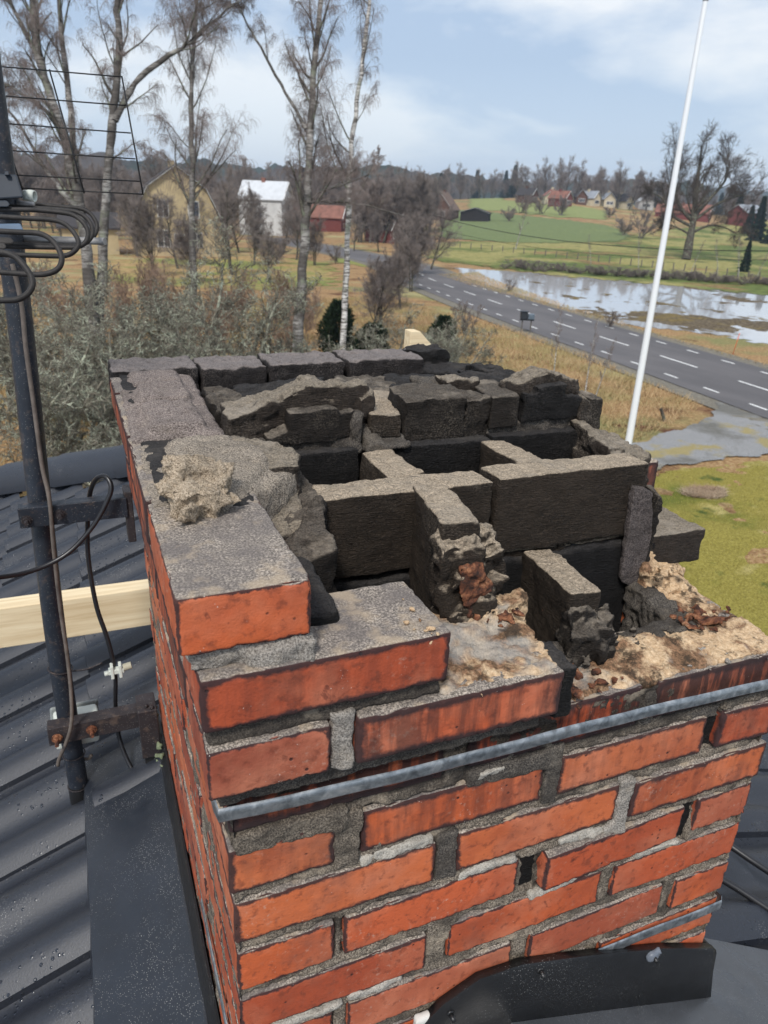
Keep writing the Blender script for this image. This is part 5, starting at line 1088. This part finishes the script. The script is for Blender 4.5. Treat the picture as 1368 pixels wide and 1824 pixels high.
# --- loose mortar lump lying on the left wall
def shard(cx, cy, z0, w, d, h, seed, n=11):
    rs = np.random.RandomState(seed); return [(cx+x*w, cy+y*d, z0+z*h) for x, y, z in rs.uniform((-1, -1, 0), (1, 1, 1), (n, 3))]
lm = rough('mortar_lump', [pr([(-.02, .15), (.03, .14), (.045, .2), (.03, .245), (-.015, .24)], .228, .264), shard(.008, .215, .234, .036, .042, .062, 1, 18), shard(.0, .17, .232, .028, .035, .056, 2, 16), shard(.042, .20, .234, .024, .028, .048, 3), shard(-.020, .19, .234, .018, .035, .044, 4), shard(.0, .135, .230, .014, .024, .034, 5), shard(-.014, .13, .229, .010, .022, .022, 6), shard(.048, .165, .232, .014, .018, .022, 7), shard(.02, .24, .236, .03, .022, .04, 8), shard(.03, .155, .231, .02, .018, .026, 9)],
    mat_mortar('pale_loose_mortar', (.09, .068, .046), (.34, .27, .19), (.60, .49, .37), .25, .4), None, vox=.0022, sm=2, amp=.0050, fs=62, oct=4, rgh=.6, seed=120, pit=.004)
lm.scale = (.90, .80, .88); lm.location = (.004*.1, .112*.2, .230*.12)
lm['label'] = 'pale jagged lump of old mortar lying on the left wall of the broken chimney'; lm['category'] = 'mortar lump'
# ================================================================ our own roof
ZR, XR, SL, SR = -.59, .39, .44, .40
def mat_tile():
    n = NT('roof_tile', .45, .7)
    g = n.noise(260, 3, .7)
    c = n.ramp(g, [(.35, (.007, .009, .014)), (.65, (.017, .021, .032))])
    c = n.mix(n.ramp(n.noise(5, 5, .6), [(.4, 0), (.7, .5)]), c, (.011, .014, .022))
    dd = n.voro(240, 'F1', None, 0); dust = n.math('MULTIPLY', n.ramp(dd, [(.17, 1), (.26, 0)]), n.ramp(n.noise(4.5, 4, .65), [(.55, .0), (.68, .7)]))
    c = n.mix(dust, c, (.36, .36, .34))
    drops = n.ramp(n.voro(75, 'F1'), [(.12, 1), (.28, 0)])
    dm = n.math('MULTIPLY', drops, n.ramp(n.noise(6, 3), [(.46, 0), (.56, 1)]))
    h = n.math('ADD', n.math('MULTIPLY', g, .35), n.math('MULTIPLY', dm, .9))
    return n.fin(c, n.ramp(dm, [(0, .52), (.6, .15)]), n.bump(h, .0018, .8))
def mat_sheet(name, col, r=.4, dust=1):
    n = NT(name, r, .5)
    c = n.mix(n.ramp(n.noise(7, 5, .65), [(.35, 0), (.7, 1)]), col, tuple(x*1.5 for x in col))
    d = n.math('MULTIPLY', n.ramp(n.voro(300), [(.12, 1), (.2, 0)]), n.ramp(n.noise(9, 4, .7), [(.44, 0), (.60, dust)]))
    c = n.mix(d, c, (.42, .42, .40))
    return n.fin(c, n.ramp(n.noise(18, 4), [(.3, r*.75), (.7, r*1.25)]), n.bump(n.noise(3.5, 3), .006, .5, n.bump(n.noise(300, 2), .0004, .5)))
M_TILE = mat_tile(); M_SHEET = mat_sheet('dark_flashing_sheet', (.014, .017, .023)); M_BLK = mat_sheet('black_flashing', (.0085, .0085, .009), .38, .5)
M_LSHEET = mat_sheet('pale_flashing_sheet', (.05, .053, .058), .3, .5)
own = thing('tiled_house', 'house under the camera with a wet blue grey tiled hipped roof around the chimney', 'house', (0, 0, 0))
def tile_plane(name, sgn, slope, xmax, ylo, yhi, skip):
    """tiles laid from the ridge down; each one a curved shell with its own lower and side edge"""
    cov = .31; w = .315; V = []; F = []; n0 = 0; na, ns = 25, 6
    th = math.atan(slope); yk0 = 1.164 if sgn < 0 else 1.03
    nk = int(xmax/cov)+2
    for k in range(nk):
        s0 = k*cov-(.38 if sgn < 0 else .30)-.0
        for j in range(int(math.floor((ylo-yk0)/w)), int(math.ceil((yhi-yk0)/w))):
            rg = R_(k*977+j*13+(5 if sgn > 0 else 0))
            y0 = yk0+j*w+rg.uniform(-.003, .003); xs0 = (.0 if k == 0 else 0)+k*cov+.17+(-.0)
            xb = .55-.0 if False else None
            # horizontal distance from ridge of the upper and lower ends
            d0 = max(.02, (k-1)*cov+.24-.03); d1 = k*cov+.24
            if k == 0: d0, d1 = .02, .24
            ym = y0+w/2; dm = (d0+d1)/2
            if ym > 2.62+dm*1.08: continue
            if skip(dm, ym): continue
            lift = rg.uniform(-.002, .003)
            A = np.linspace(0, 1, na); Sx = np.linspace(0, 1, ns)
            a, s_ = np.meshgrid(A, Sx, indexing='ij')
            ph = a*2
            prof = .040*(np.clip(.5+.5*np.cos(2*math.pi*(ph-.32)), 0, 1)**.95)
            prof = prof-.004*np.cos(2*math.pi*a)+.013*(1-a)**6*0+.010*(1-a)
            hgt = prof+.020*s_+lift
            d = d0+(d1-d0)*s_; yy = y0-.004+a*(w+.012)
            X = XR+sgn*d; Z = ZR-slope*d+hgt*math.cos(th)
            X = X+sgn*hgt*math.sin(th)*.6
            P = np.stack([X, yy, Z], -1).reshape(-1, 3); I = np.arange(na*ns).reshape(na, ns)
            q = [tuple(t) for t in np.stack([I[:-1, :-1], I[1:, :-1], I[1:, 1:], I[:-1, 1:]], -1).reshape(-1, 4)]
            V.append(P); F += [tuple(int(i)+n0 for i in (t if sgn > 0 else t[::-1])) for t in q]; n0 += len(P)
            # lower edge and side edge (tile thickness)
            for idx in (I[:, -1], I[0, :]):
                e0 = P[idx]; e1 = e0-np.array([0, 0, .022]); V.append(np.concatenate([e0, e1])); m_ = len(idx)
                F += [(n0+i, n0+i+1, n0+m_+i+1, n0+m_+i) for i in range(m_-1)]; n0 += 2*m_
    V = np.concatenate(V); o = link(name, mkmesh(name, V, F, M_TILE, True), own)
    o.modifiers.new('e', 'EDGE_SPLIT').split_angle = rad(60)
    return o
tile_plane('roof_tiles', -1, SL, 5.2, -2.2, 9, lambda d, y: (XR-d > -.13 and -.35 < y < .93))
tile_plane('roof_tiles', 1, SR, 2.3, -2.2, 6, lambda d, y: (XR+d < .86 and -.60 < y < .98) or (XR+d < 1.16 and y < .02))
# boarding below the tiles, hip end, eaves and walls of the house
mb = MB()
EL, ER, YR, YN = 5.3, 2.95, 2.66, -7.0
zl, zr_ = ZR-SL*EL-.03, ZR-SR*ER-.03
L0, L1 = (XR-EL, YN, zl), (XR-EL, YR+EL*1.08, zl); Rg0, Rg1 = (XR, YN, ZR-.03), (XR, YR, ZR-.03); E0, E1 = (XR+ER, YN, zr_), (XR+ER, YR+ER*1.08, zr_)
mb.add([L0, L1, Rg1, Rg0], [(0, 1, 2, 3)]); mb.add([Rg0, Rg1, E1, E0], [(0, 1, 2, 3)]); mb.add([L1, E1, Rg1], [(0, 1, 2)])
mb.build('roof_underlay', flat('roof_underlay', (.03, .033, .042), .7), own)
mb = MB(); mb.box(XR-EL+.5, XR+ER-.5, YN+.5, YR+2.8, -7.1, zl-.05); mb.build('wall', flat('house_render', (.55, .50, .40), .9), own)
# hip caps: overlapping half-round tiles from the ridge end down the hip
def cap_run(P0, P1, n, r, name='hip_cap'):
    P0, P1 = np.array(P0), np.array(P1); d = (P1-P0); L = np.linalg.norm(d); d = d/L; sx = np.cross(d, (0, 0, 1)); sx /= np.linalg.norm(sx); up = np.cross(sx, d)
    V = []; F = []; n0 = 0; m_ = 14
    for i in range(n):
        a0, a1 = L*i/n-.03, L*(i+1)/n
        for (t, rr) in ((a0, r*.97), (a0+(a1-a0)*.5, r*1.0), (a1-.015, r*1.05), (a1, r*1.03), (a1, r*.86)):
            for k in range(m_+1):
                an = math.pi*(-.06+1.12*k/m_); V.append(P0+d*t+sx*rr*math.cos(an)+up*rr*math.sin(an))
        for q in range(4):
            for k in range(m_):
                b = n0+q*(m_+1)+k; F.append((b, b+1, b+m_+2, b+m_+1))
        n0 = len(V)
    o = link(name, mkmesh(name, V, F, M_TILE, True), own); o.modifiers.new('e', 'EDGE_SPLIT').split_angle = rad(50)
hip0 = np.array((XR, YR, ZR+.045)); hip1 = np.array((XR-EL, YR+EL*1.08, zl+.06))
cap_run(hip0, hip1, 18, .115)
cap_run(hip0, (XR+ER, YR+ER*1.08, zr_+.06), 12, .115)
cap_run((XR, 1.03, ZR+.05), (XR, YR, ZR+.05), 4, .115, 'ridge_cap')
# flashing round the stack
def sheet_at(x, side=-1, up=.0): return ZR-(SL if x < XR else SR)*abs(x-XR)+up
mb = MB()
n_ = 24; V = []; F = []
for i in range(n_+1):
    y = -.62+(1.04+.62)*i/n_
    for x, u in ((-.200, .022), (-.194, .056), (-.10, .050), (-.022, .046), (-.016, .052)):
        V.append((x, y, sheet_at(x, up=u+.0015*math.sin(i*.9+x*20))))
for i in range(n_):
    for j in range(4): b = i*5+j; F.append((b, b+1, b+6, b+5))
mb.add(V, F); o = mb.build('flashing_sheet', M_SHEET, own); autosmooth(o, 40)
mb = MB(); V = []; F = []
for i in range(n_+1):
    y = -.03+(1.01+.03)*i/n_; b = .0012*math.sin(i*1.3)
    for x, z in ((-.018+b, -.745), (-.016+b, -.70), (-.013+b, -.665), (-.006, -.652), (-.002, -.652)): V.append((x, y, z))
for i in range(n_):
    for j in range(4): k = i*5+j; F.append((k, k+1, k+6, k+5))
mb.add(V, F); o = mb.build('side_upstand', M_BLK, own); autosmooth(o, 40)
# front upstand: black sheet following the ridge
top = [(-.02, -.665), (.10, -.60), (.235, -.512), (.275, -.474), (.33, -.450), (.40, -.455), (.52, -.495), (.68, -.555), (.80, -.612), (.812, -.622)]
V = []; F = []
for i, (x, z) in enumerate(top):
    bz = -.775 if x > .5 else sheet_at(x)-.0
    bz = sheet_at(x, up=.02); bz = min(bz, z-.03)
    w = .002*math.sin(i*2.1)
    V += [(x, -.003, z), (x, -.014, z+.001), (x, -.016+w, z-.004), (x, -.020+w, (z*.6+bz*.4)), (x+.012*(x > .6), -.024, bz-.01)]
kk = 5
for i in range(len(top)-1):
    for j in range(kk-1): b = i*kk+j; F.append((b+kk, b+kk+1, b+1, b))
# return round the right corner
n1 = len(V); V += [(.812, -.016, -.622), (.824, -.024, -.775), (.815, .4, -.64), (.826, .4, -.78)]; F.append((n1, n1+1, n1+3, n1+2))
o = link('front_upstand', mkmesh('front_upstand', V, F, M_BLK, False), own); autosmooth(o, 30); sf = o.modifiers.new('s', 'SOLIDIFY'); sf.thickness = .0012
mb = MB(); V = []
poly = [(-.03, -.02), (-.03, -.60), (.39, -.62), (.39, -.02)]
mb.add([(x, y, sheet_at(x, up=.03)) for x, y in poly], [(0, 1, 2, 3)]); mb.add([(x, y, sheet_at(x, up=.03)) for x, y in [(.39, -.02), (.39, -.62), (1.20, -.60), (1.10, .05), (.90, .10), (.80, -.02)]], [(0, 1, 2, 3, 4, 5)])
o = mb.build('front_apron', M_LSHEET, own); o.modifiers.new('s', 'SOLIDIFY').thickness = .002
mb = MB(); mb.add([(x, y, sheet_at(x, up=.055)) for x, y in [(.80, .22), (1.05, .22), (1.42, .62), (1.42, 1.0), (.80, 1.0)]], [(0, 1, 2, 3, 4)]); o = mb.build('flashing_sheet', M_LSHEET, own); o.modifiers.new('s', 'SOLIDIFY').thickness = .002
# sealant and screw heads along the front upstand
o = rough('sealant', [bx(a, b, -.014, .0, z-.012, z+.012, jit=.0015, seed=i) for i, (a, b, z) in enumerate([(.16, .215, -.553), (.205, .245, -.530), (.236, .275, -.500)])], flat('white_sealant', (.55, .54, .50), .6), own, vox=.0028, amp=.002)
for x, z in ((.655, -.553), (.285, -.49), (.43, -.475), (.10, -.612)):
    mb = MB(); mb.tube([(x, -.030, z), (x, -.018, z)], .0035, 8); mb.tube([(x, -.020, z), (x, -.0175, z)], .0055, 10); mb.build('screw', M_BLK, own, True)
rough('sealant_blob', [bx(.645, .668, -.022, -.012, -.556, -.546, jit=.003)], flat('grey_sealant', (.12, .135, .16), .35), own, vox=.0025, amp=.004, fs=60)
rough('moss', crumbs(-.022, .94, -.60, .005, .02, 26, .006, .013, 12)+crumbs(-.018, .86, -.66, .004, .04, 16, .004, .009, 13), flat('grey_moss', (.16, .19, .12), .95, .1, 0, .5, 60), own, vox=.003, sm=0, amp=.004, fs=80, kind='stuff')
# small things of the roof
def bl(name, P, r, mat, parent=None, n=7, **k):
    V, F = tube(spline(P, 6), r, n); return link(name, mkmesh(name, V, F, mat, True), parent, **k)
M_DCABLE = NT('black_cable', .35, .5).fin((.012, .012, .014)); 
# ================================================================ antenna and its fittings
def mat_paint(name, col, rust=.4, r=.45):
    n = NT(name, r, .5)
    c = n.mix(n.ramp(n.noise(12, 5, .6), [(.35, 0), (.7, 1)]), col, tuple(x*1.7 for x in col))
    c = n.mix(n.ramp(n.noise(45, 5, .7, None, .3), [(.60-.12*rust, 0), (.72-.1*rust, rust)]), c, (.13, .09, .065))
    c = n.mix(n.ramp(n.voro(210), [(.1, .6), (.17, 0)]), c, (.28, .27, .25))
    return n.fin(c, n.ramp(n.noise(30, 4), [(.3, r*.8), (.7, r*1.4)]), n.bump(n.noise(160, 4, .65), .0008, .8))
M_MAST = mat_paint('mast_paint', (.009, .012, .018), .4); M_IRON = mat_paint('rusty_black_iron', (.016, .012, .013), .45, .6)
M_ALU = flat('weathered_dark_aluminium', (.026, .023, .021), .6, .4, .2, .4, 60, .0006); M_BOOM = flat('boom_aluminium', (.30, .29, .28), .5, .4, .4, .3, 40)
M_WIRE = flat('reflector_wire', (.012, .012, .013), .5); M_BOXP = flat('blue_grey_plastic', (.10, .15, .22), .5); M_BOXD = flat('dark_plastic', (.018, .024, .033), .5)
M_WHITE = flat('white_plastic', (.55, .58, .52), .45, .4, 0, .12, 12); M_GREYC = flat('grey_brown_cable', (.12, .10, .085), .6, .3, 0, .3, 50)
ant = thing('antenna', 'dark antenna with wire reflector and loops on a mast fixed to the chimney', 'antenna', (-.2, .97, -.86))
ant_inv = Matrix.Translation((.2, -.97, .86))
def ap(o): o.parent = ant; o.matrix_parent_inverse = ant_inv; return o
mz = [(-.2075, .97, -.865), (-.2065, .97, -.4), (-.195, .97, 0), (-.180, .97, .45), (-.172, .97, 1.1)]
V, F = tube(spline(mz, 8), .0225, 20); o = autosmooth(link('mast', mkmesh('mast', V, F, M_MAST)), 50); ap(o)
V, F = tube([(-.2075, .97, -.868), (-.2073, .97, -.79)], .0238, 20); ap(autosmooth(link('mast_foot', mkmesh('mast_foot', V, F, M_BLK)), 50))
def arm(z, x0, x1, y, h, d, mat):
    mb = MB(); t = .004
    mb.box(x0, x1, y-d/2, y-d/2+t, z-h/2, z+h/2); mb.box(x0, x1, y-d/2+t, y+d/2, z+h/2-t, z+h/2); mb.box(x0, x1, y-d/2+t, y+d/2, z-h/2, z-h/2+t)
    o = bevel(mb.build('bracket_arm', mat), .0015); return ap(o)
arm(-.062, -.236, -.030, .935, .043, .03, M_MAST); arm(-.600, -.250, -.040, .935, .046, .036, M_IRON)
def plate(x, y, z0, z1, w, mat, tilt=0):
    mb = MB(); mb.box(x-.012, x+.004, y-w/2, y+w/2, z0, z1); o = bevel(mb.build('bracket_plate', mat), .002); return ap(o)
plate(-.022, .95, -.145, -.03, .05, M_IRON)
mb = MB(); mb.box(-.055, -.012, .895, .90, -.70, -.565); mb.box(-.055, -.012, .90, .97, -.572, -.567); ap(bevel(mb.build('bracket_plate', M_IRON), .002))
mb = MB(); mb.box(-.050, -.014, .905, .935, -.785, -.70); ap(bevel(mb.build('bracket_foot', M_BLK), .002))
def bolt(x, y, z, r=.008, l=.022, mat=M_IRON):
    mb = MB(); ang = [math.pi/3*i+.3 for i in range(6)]
    V = [(x+r*math.cos(a), y, z+r*math.sin(a)) for a in ang]+[(x+r*math.cos(a), y-.007, z+r*math.sin(a)) for a in ang]
    mb.add(V, [tuple(range(6)), tuple(range(6, 12))[::-1]]+[(i, (i+1) % 6, 6+(i+1) % 6, 6+i) for i in range(6)]); mb.tube([(x, y+.002, z), (x, y-l, z)], r*.5, 8); mb.tube([(x, y, z), (x, y-.0015, z)], r*1.35, 12)
    ap(autosmooth(mb.build('bolt', mat), 40))
bolt(-.222, .919, -.066); bolt(-.160, .919, -.060); bolt(-.232, .916, -.604, .009, .028, M_RUST); bolt(-.158, .916, -.600, .009, .026, M_RUST)
for x, y in ((-.034, .915), (-.022, .905)):
    mb = MB(); V, F = tube([(x, y, -.567), (x, y, -.560)], [.0055, .003], 8); mb.add(V, F); ap(mb.build('rivet', M_IRON, None, True))
# reflector grid, one plane leaning with the mast
hz = [((-30, 116), (217, 137)), ((-30, 168), (225, 188)), ((-30, 217), (233, 237)), ((-30, 265), (241, 283)), ((-30, 309), (249, 323)), ((40, 335), (255, 346))]
T_ = 1.36
mb = MB()
for a, b in hz: mb.tube([px_at(*a, T_), px_at(*b, T_)], .0013, 6)
for a, b in (((217, 136), (255, 347)), ((88, 124), (150, 344)), ((-22, 150), (40, 338)), ((-60, 250), (-30, 344))): mb.tube([px_at(*a, T_-.002), px_at(*b, T_-.002)], .0016, 6)
ap(mb.build('wire_reflector', M_WIRE, None, True))
def loop(P, t, r=.0038):
    V, F = tube(spline([px_at(u, v, t) for u, v in P], 6), r, 8); ap(link('loop_element', mkmesh('loop_element', V, F, M_ALU, True)))
loop([(-60, 354), (0, 359), (60, 364), (115, 369), (140, 371), (158, 378), (171, 395), (172, 410), (163, 426), (148, 434), (110, 435), (20, 436)], 1.33)
loop([(-60, 361), (0, 367), (70, 371), (120, 375), (140, 379), (157, 391), (165, 408), (162, 423), (150, 434), (128, 438), (20, 434), (0, 434)], 1.27)
loop([(-60, 369), (0, 373), (60, 374), (112, 379), (134, 385), (150, 399), (157, 415), (152, 432), (138, 440), (120, 441), (20, 439), (0, 438)], 1.20)
loop([(-60, 383), (0, 386), (50, 389), (95, 392), (117, 400), (132, 415), (140, 432), (134, 446), (118, 455), (90, 456), (30, 454), (-40, 453)], 1.13)
loop([(-60, 410), (0, 412), (40, 414), (70, 416), (90, 426), (104, 443), (110, 462), (104, 478), (86, 487), (60, 489), (0, 485), (-60, 483)], 1.06, .0040)
loop([(-60, 448), (-20, 449), (10, 451), (30, 460), (48, 480), (58, 502), (52, 520), (35, 532), (10, 535), (-60, 533)], .99, .0042)
V, F = tube([px_at(-60, 423, 1.36), px_at(60, 426, 1.34), px_at(187, 430, 1.31)], .0062, 16); ap(autosmooth(link('boom', mkmesh('boom', V, F, M_BOOM)), 50))
V, F = tube([px_at(20, 360, 1.30), px_at(60, 364, 1.29)], .0040, 12); ap(link('feed_tube', mkmesh('feed_tube', V, F, M_BOOM, True)))
def pbox(name, pts, t, dep, mat, bv=.003):
    a = [px_at(u, v, t) for u, v in pts]; b = [px_at(u, v, t+dep) for u, v in pts]; k = len(pts); mb = MB()
    mb.add(a+b, [tuple(range(k))[::-1], tuple(range(k, 2*k))]+[(i, (i+1) % k, k+(i+1) % k, k+i) for i in range(k)])
    o = bevel(mb.build(name, mat), bv); return ap(o)
pbox('clamp_housing', [(-20, 308), (30, 311), (42, 352), (-20, 356)], 1.22, .05, M_BOXD)
pbox('clamp_lug', [(8, 305), (15, 305), (16, 312), (8, 312)], 1.21, .02, M_BOXD, .001)
pbox('connector_cover', [(-20, 399), (36, 398), (42, 410), (-20, 412)], 1.16, .05, M_BOXP, .002)
pbox('element_clip', [(-20, 357), (12, 357), (18, 364), (14, 369), (-20, 369)], 1.19, .03, M_BOXD, .002)
pbox('element_clip', [(-20, 421), (20, 423), (26, 432), (20, 436), (-20, 434)], 1.14, .03, M_ALU, .003)
pbox('element_clip', [(-20, 431), (8, 433), (12, 440), (8, 445), (-20, 444)], 1.10, .03, M_ALU, .003)
V, F = tube([px_at(43, 348, 1.30), px_at(54, 349, 1.30), px_at(62, 350, 1.30)], [.0088, .0105, .0100], 14, False); o = ap(link('end_plug', mkmesh('end_plug', V, F, M_WHITE, True))); o.modifiers.new('s', 'SOLIDIFY').thickness = .0025
# clamp wire round the mast
mb = MB(); mb.tube([(-.207+.0255*math.cos(a), .97+.0255*math.sin(a), -.455-.004*math.cos(a)) for a in np.linspace(0, 2*math.pi, 18)], .0016, 6, False)
mb.tube(spline([(-.182, .945, -.452), (-.15, .93, -.444), (-.118, .925, -.432)]), .0022, 6); ap(mb.build('tie_wire', M_IRON, None, True))
for z in (-.70, -.795):
    mb = MB(); mb.tube([(-.2065+.0248*math.cos(a), .97+.0248*math.sin(a), z) for a in np.linspace(0, 2*math.pi, 18)], .0013, 6, False); ap(mb.build('cable_tie', M_IRON, None, True))
# junction box behind the mast
jb = thing('junction_box', 'pale weathered plastic junction box behind the foot of the antenna mast', 'junction box', (-.19, 1.02, -.66))
mb = MB(); mb.box(-.055, .045, -.02, .02, -.045, .045); o = bevel(mb.build('box', M_WHITE, jb), .008, 3)
mb = MB(); mb.box(-.060, .050, .02, .030, -.050, .050); o = bevel(mb.build('lid', flat('grey_plastic_lid', (.25, .27, .26), .5), jb), .006, 3)
mb = MB(); mb.tube(spline([(-.03, 0, -.045), (-.015, -.03, -.065), (.012, -.045, -.068), (.02, -.05, -.055)]), .004, 8); mb.build('cable_tail', M_GREYC, jb, True)
jb.rotation_euler = (0, rad(4), rad(6))
Yp = lambda L: [px_ax(u, v, 1, y) for u, v, y in L]
bl('coaxial_cable', Yp([(22, 470, .94), (38, 540, .94), (46, 620, .94), (60, 720, .935), (75, 830, .925), (88, 890, .912), (96, 980, .92), (107, 1080, .93), (120, 1170, .93), (127, 1240, .915), (127, 1290, .900), (117, 1325, .905), (106, 1350, .92), (103, 1364, .925)]), .0042, M_GREYC, None, 8,
   label='grey brown coaxial cable running down the front of the antenna mast', cat='cable')
bl('black_cable', Yp([(-60, 1030, .80), (0, 1028, .84), (60, 1016, .87), (120, 986, .885), (165, 938, .895), (192, 890, .90), (198, 866, .905), (188, 849, .92), (172, 853, .94), (160, 880, .965), (156, 940, .985), (158, 1000, .985), (172, 1080, .975), (192, 1140, .965), (205, 1200, .96), (206, 1260, .97), (214, 1320, .96), (238, 1375, .92), (266, 1410, .87)]), .0052, M_DCABLE, None, 8,
   label='black cable looping over the upper mast bracket and down to the roof flashing', cat='cable')
cl = thing('cable_clip', 'white plastic cable clip holding the black cable above the lower bracket', 'cable clip', tuple(px_ax(207, 1194, 1, .95)))
mb = MB()
for s_ in (-1, 1): mb.box(s_*.009-.0035, s_*.009+.0035, -.010, .010, -.017, .017)
mb.box(-.017, .017, -.008, .008, -.006, .006); bevel(mb.build('clip_body', M_WHITE, cl), .0015)
mb = MB(); mb.tube([(-.026, 0, -.004), (-.016, 0, -.003)], .006, 10); mb.build('clip_arm', M_WHITE, cl, True)
mb = MB(); mb.tube([(.016, 0, .004), (.034, 0, .007)], .0085, 12); autosmooth(mb.build('clip_screw', flat('yellowed_plastic', (.38, .36, .27), .6), cl), 40)
# ================================================================ fresh timbers
def mat_wood():
    n = NT('fresh_pine', .65, .3); v = n.map((1.2, 26, 26))
    c = n.ramp(n.noise(3, 4, .6, v, .4), [(.3, (.58, .44, .26)), (.6, (.74, .61, .40)), (.8, (.80, .70, .50))])
    k = n.ramp(n.voro(7, 'F1', n.map((1, 1, 1.3))), [(.06, 1), (.16, 0)])
    c = n.mix(n.math('MULTIPLY', k, .6), c, (.36, .20, .08))
    return n.fin(c, None, n.bump(n.noise(8, 3, .6, v), .0008, .5))
M_WOOD = mat_wood()
tb = MB(); tb.box(-1.3, 1.0, -.03, .03, -.06, .06); o = bevel(tb.build('timber_beam', M_WOOD), .003)
o.location = (-.0, 1.36, -.535); o.rotation_euler = (0, rad(.4), 0); o['label'] = 'fresh pale pine beam passing behind the chimney across the roof ridge'; o['category'] = 'timber'; o['group'] = 'fresh pine timbers'
q_ = [px_ax(u, v, 1, 1.45) for u, v in ((734, 590), (748, 590), (790, 638))]; x0_, x1_ = q_[0][0], q_[2][0]
pf = [(x0_-.004, q_[0][2]), (q_[1][0], q_[1][2]), (x1_, q_[2][2]), (x1_+.02, -.86), (x0_-.03, -.80)]
V = [(x, y, z) for y in (1.45, 1.495) for x, z in pf]
o = MB().add(V, [(0, 1, 2, 3, 4)[::-1], (5, 6, 7, 8, 9)]+[(i, (i+1) % 5, 5+(i+1) % 5, 5+i) for i in range(5)]).build('timber_post', M_WOOD); bevel(o, .002)
o['label'] = 'pale timber post with a slanted top standing behind the sooty back edge of the chimney'; o['category'] = 'timber'; o['group'] = 'fresh pine timbers'
# rope-like cables on the right slope
bl('coiled_cable', [(.95+.10*math.cos(t*1.0)+.01*t, .36+.07*math.sin(t)+.02*math.sin(t*.5), -.755+.004*t-.4*(.10*math.cos(t)+.01*t)) for t in np.linspace(0, 14, 40)]+[(1.25, .2, -.84), (1.42, .1, -.92), (1.8, -.1, -1.07)], .008, M_DCABLE, None, 7,
   label='coil of thick black cable lying on the right roof slope', cat='cable')
bl('black_cable', [(.83, .5, -.70), (.95, .33, -.745), (1.1, .20, -.805), (1.22, .06, -.86), (1.5, -.2, -.96)], .008, M_DCABLE, None, 7,
   label='thick straight black cable running from behind the chimney down the right slope', cat='cable')
rh = thing('roof_hook', 'small black steel roof hook on the right slope near the frame edge', 'hook', (1.13, -.03, -.85))
mb = MB(); mb.box(-.02, .12, -.012, .012, 0, .012); mb.box(-.02, -.008, -.012, .012, 0, .055); mb.box(-.02, .05, -.012, .012, .047, .055); bevel(mb.build('hook_bar', M_BLK, rh), .002); rh.rotation_euler = (0, rad(22), rad(-25))
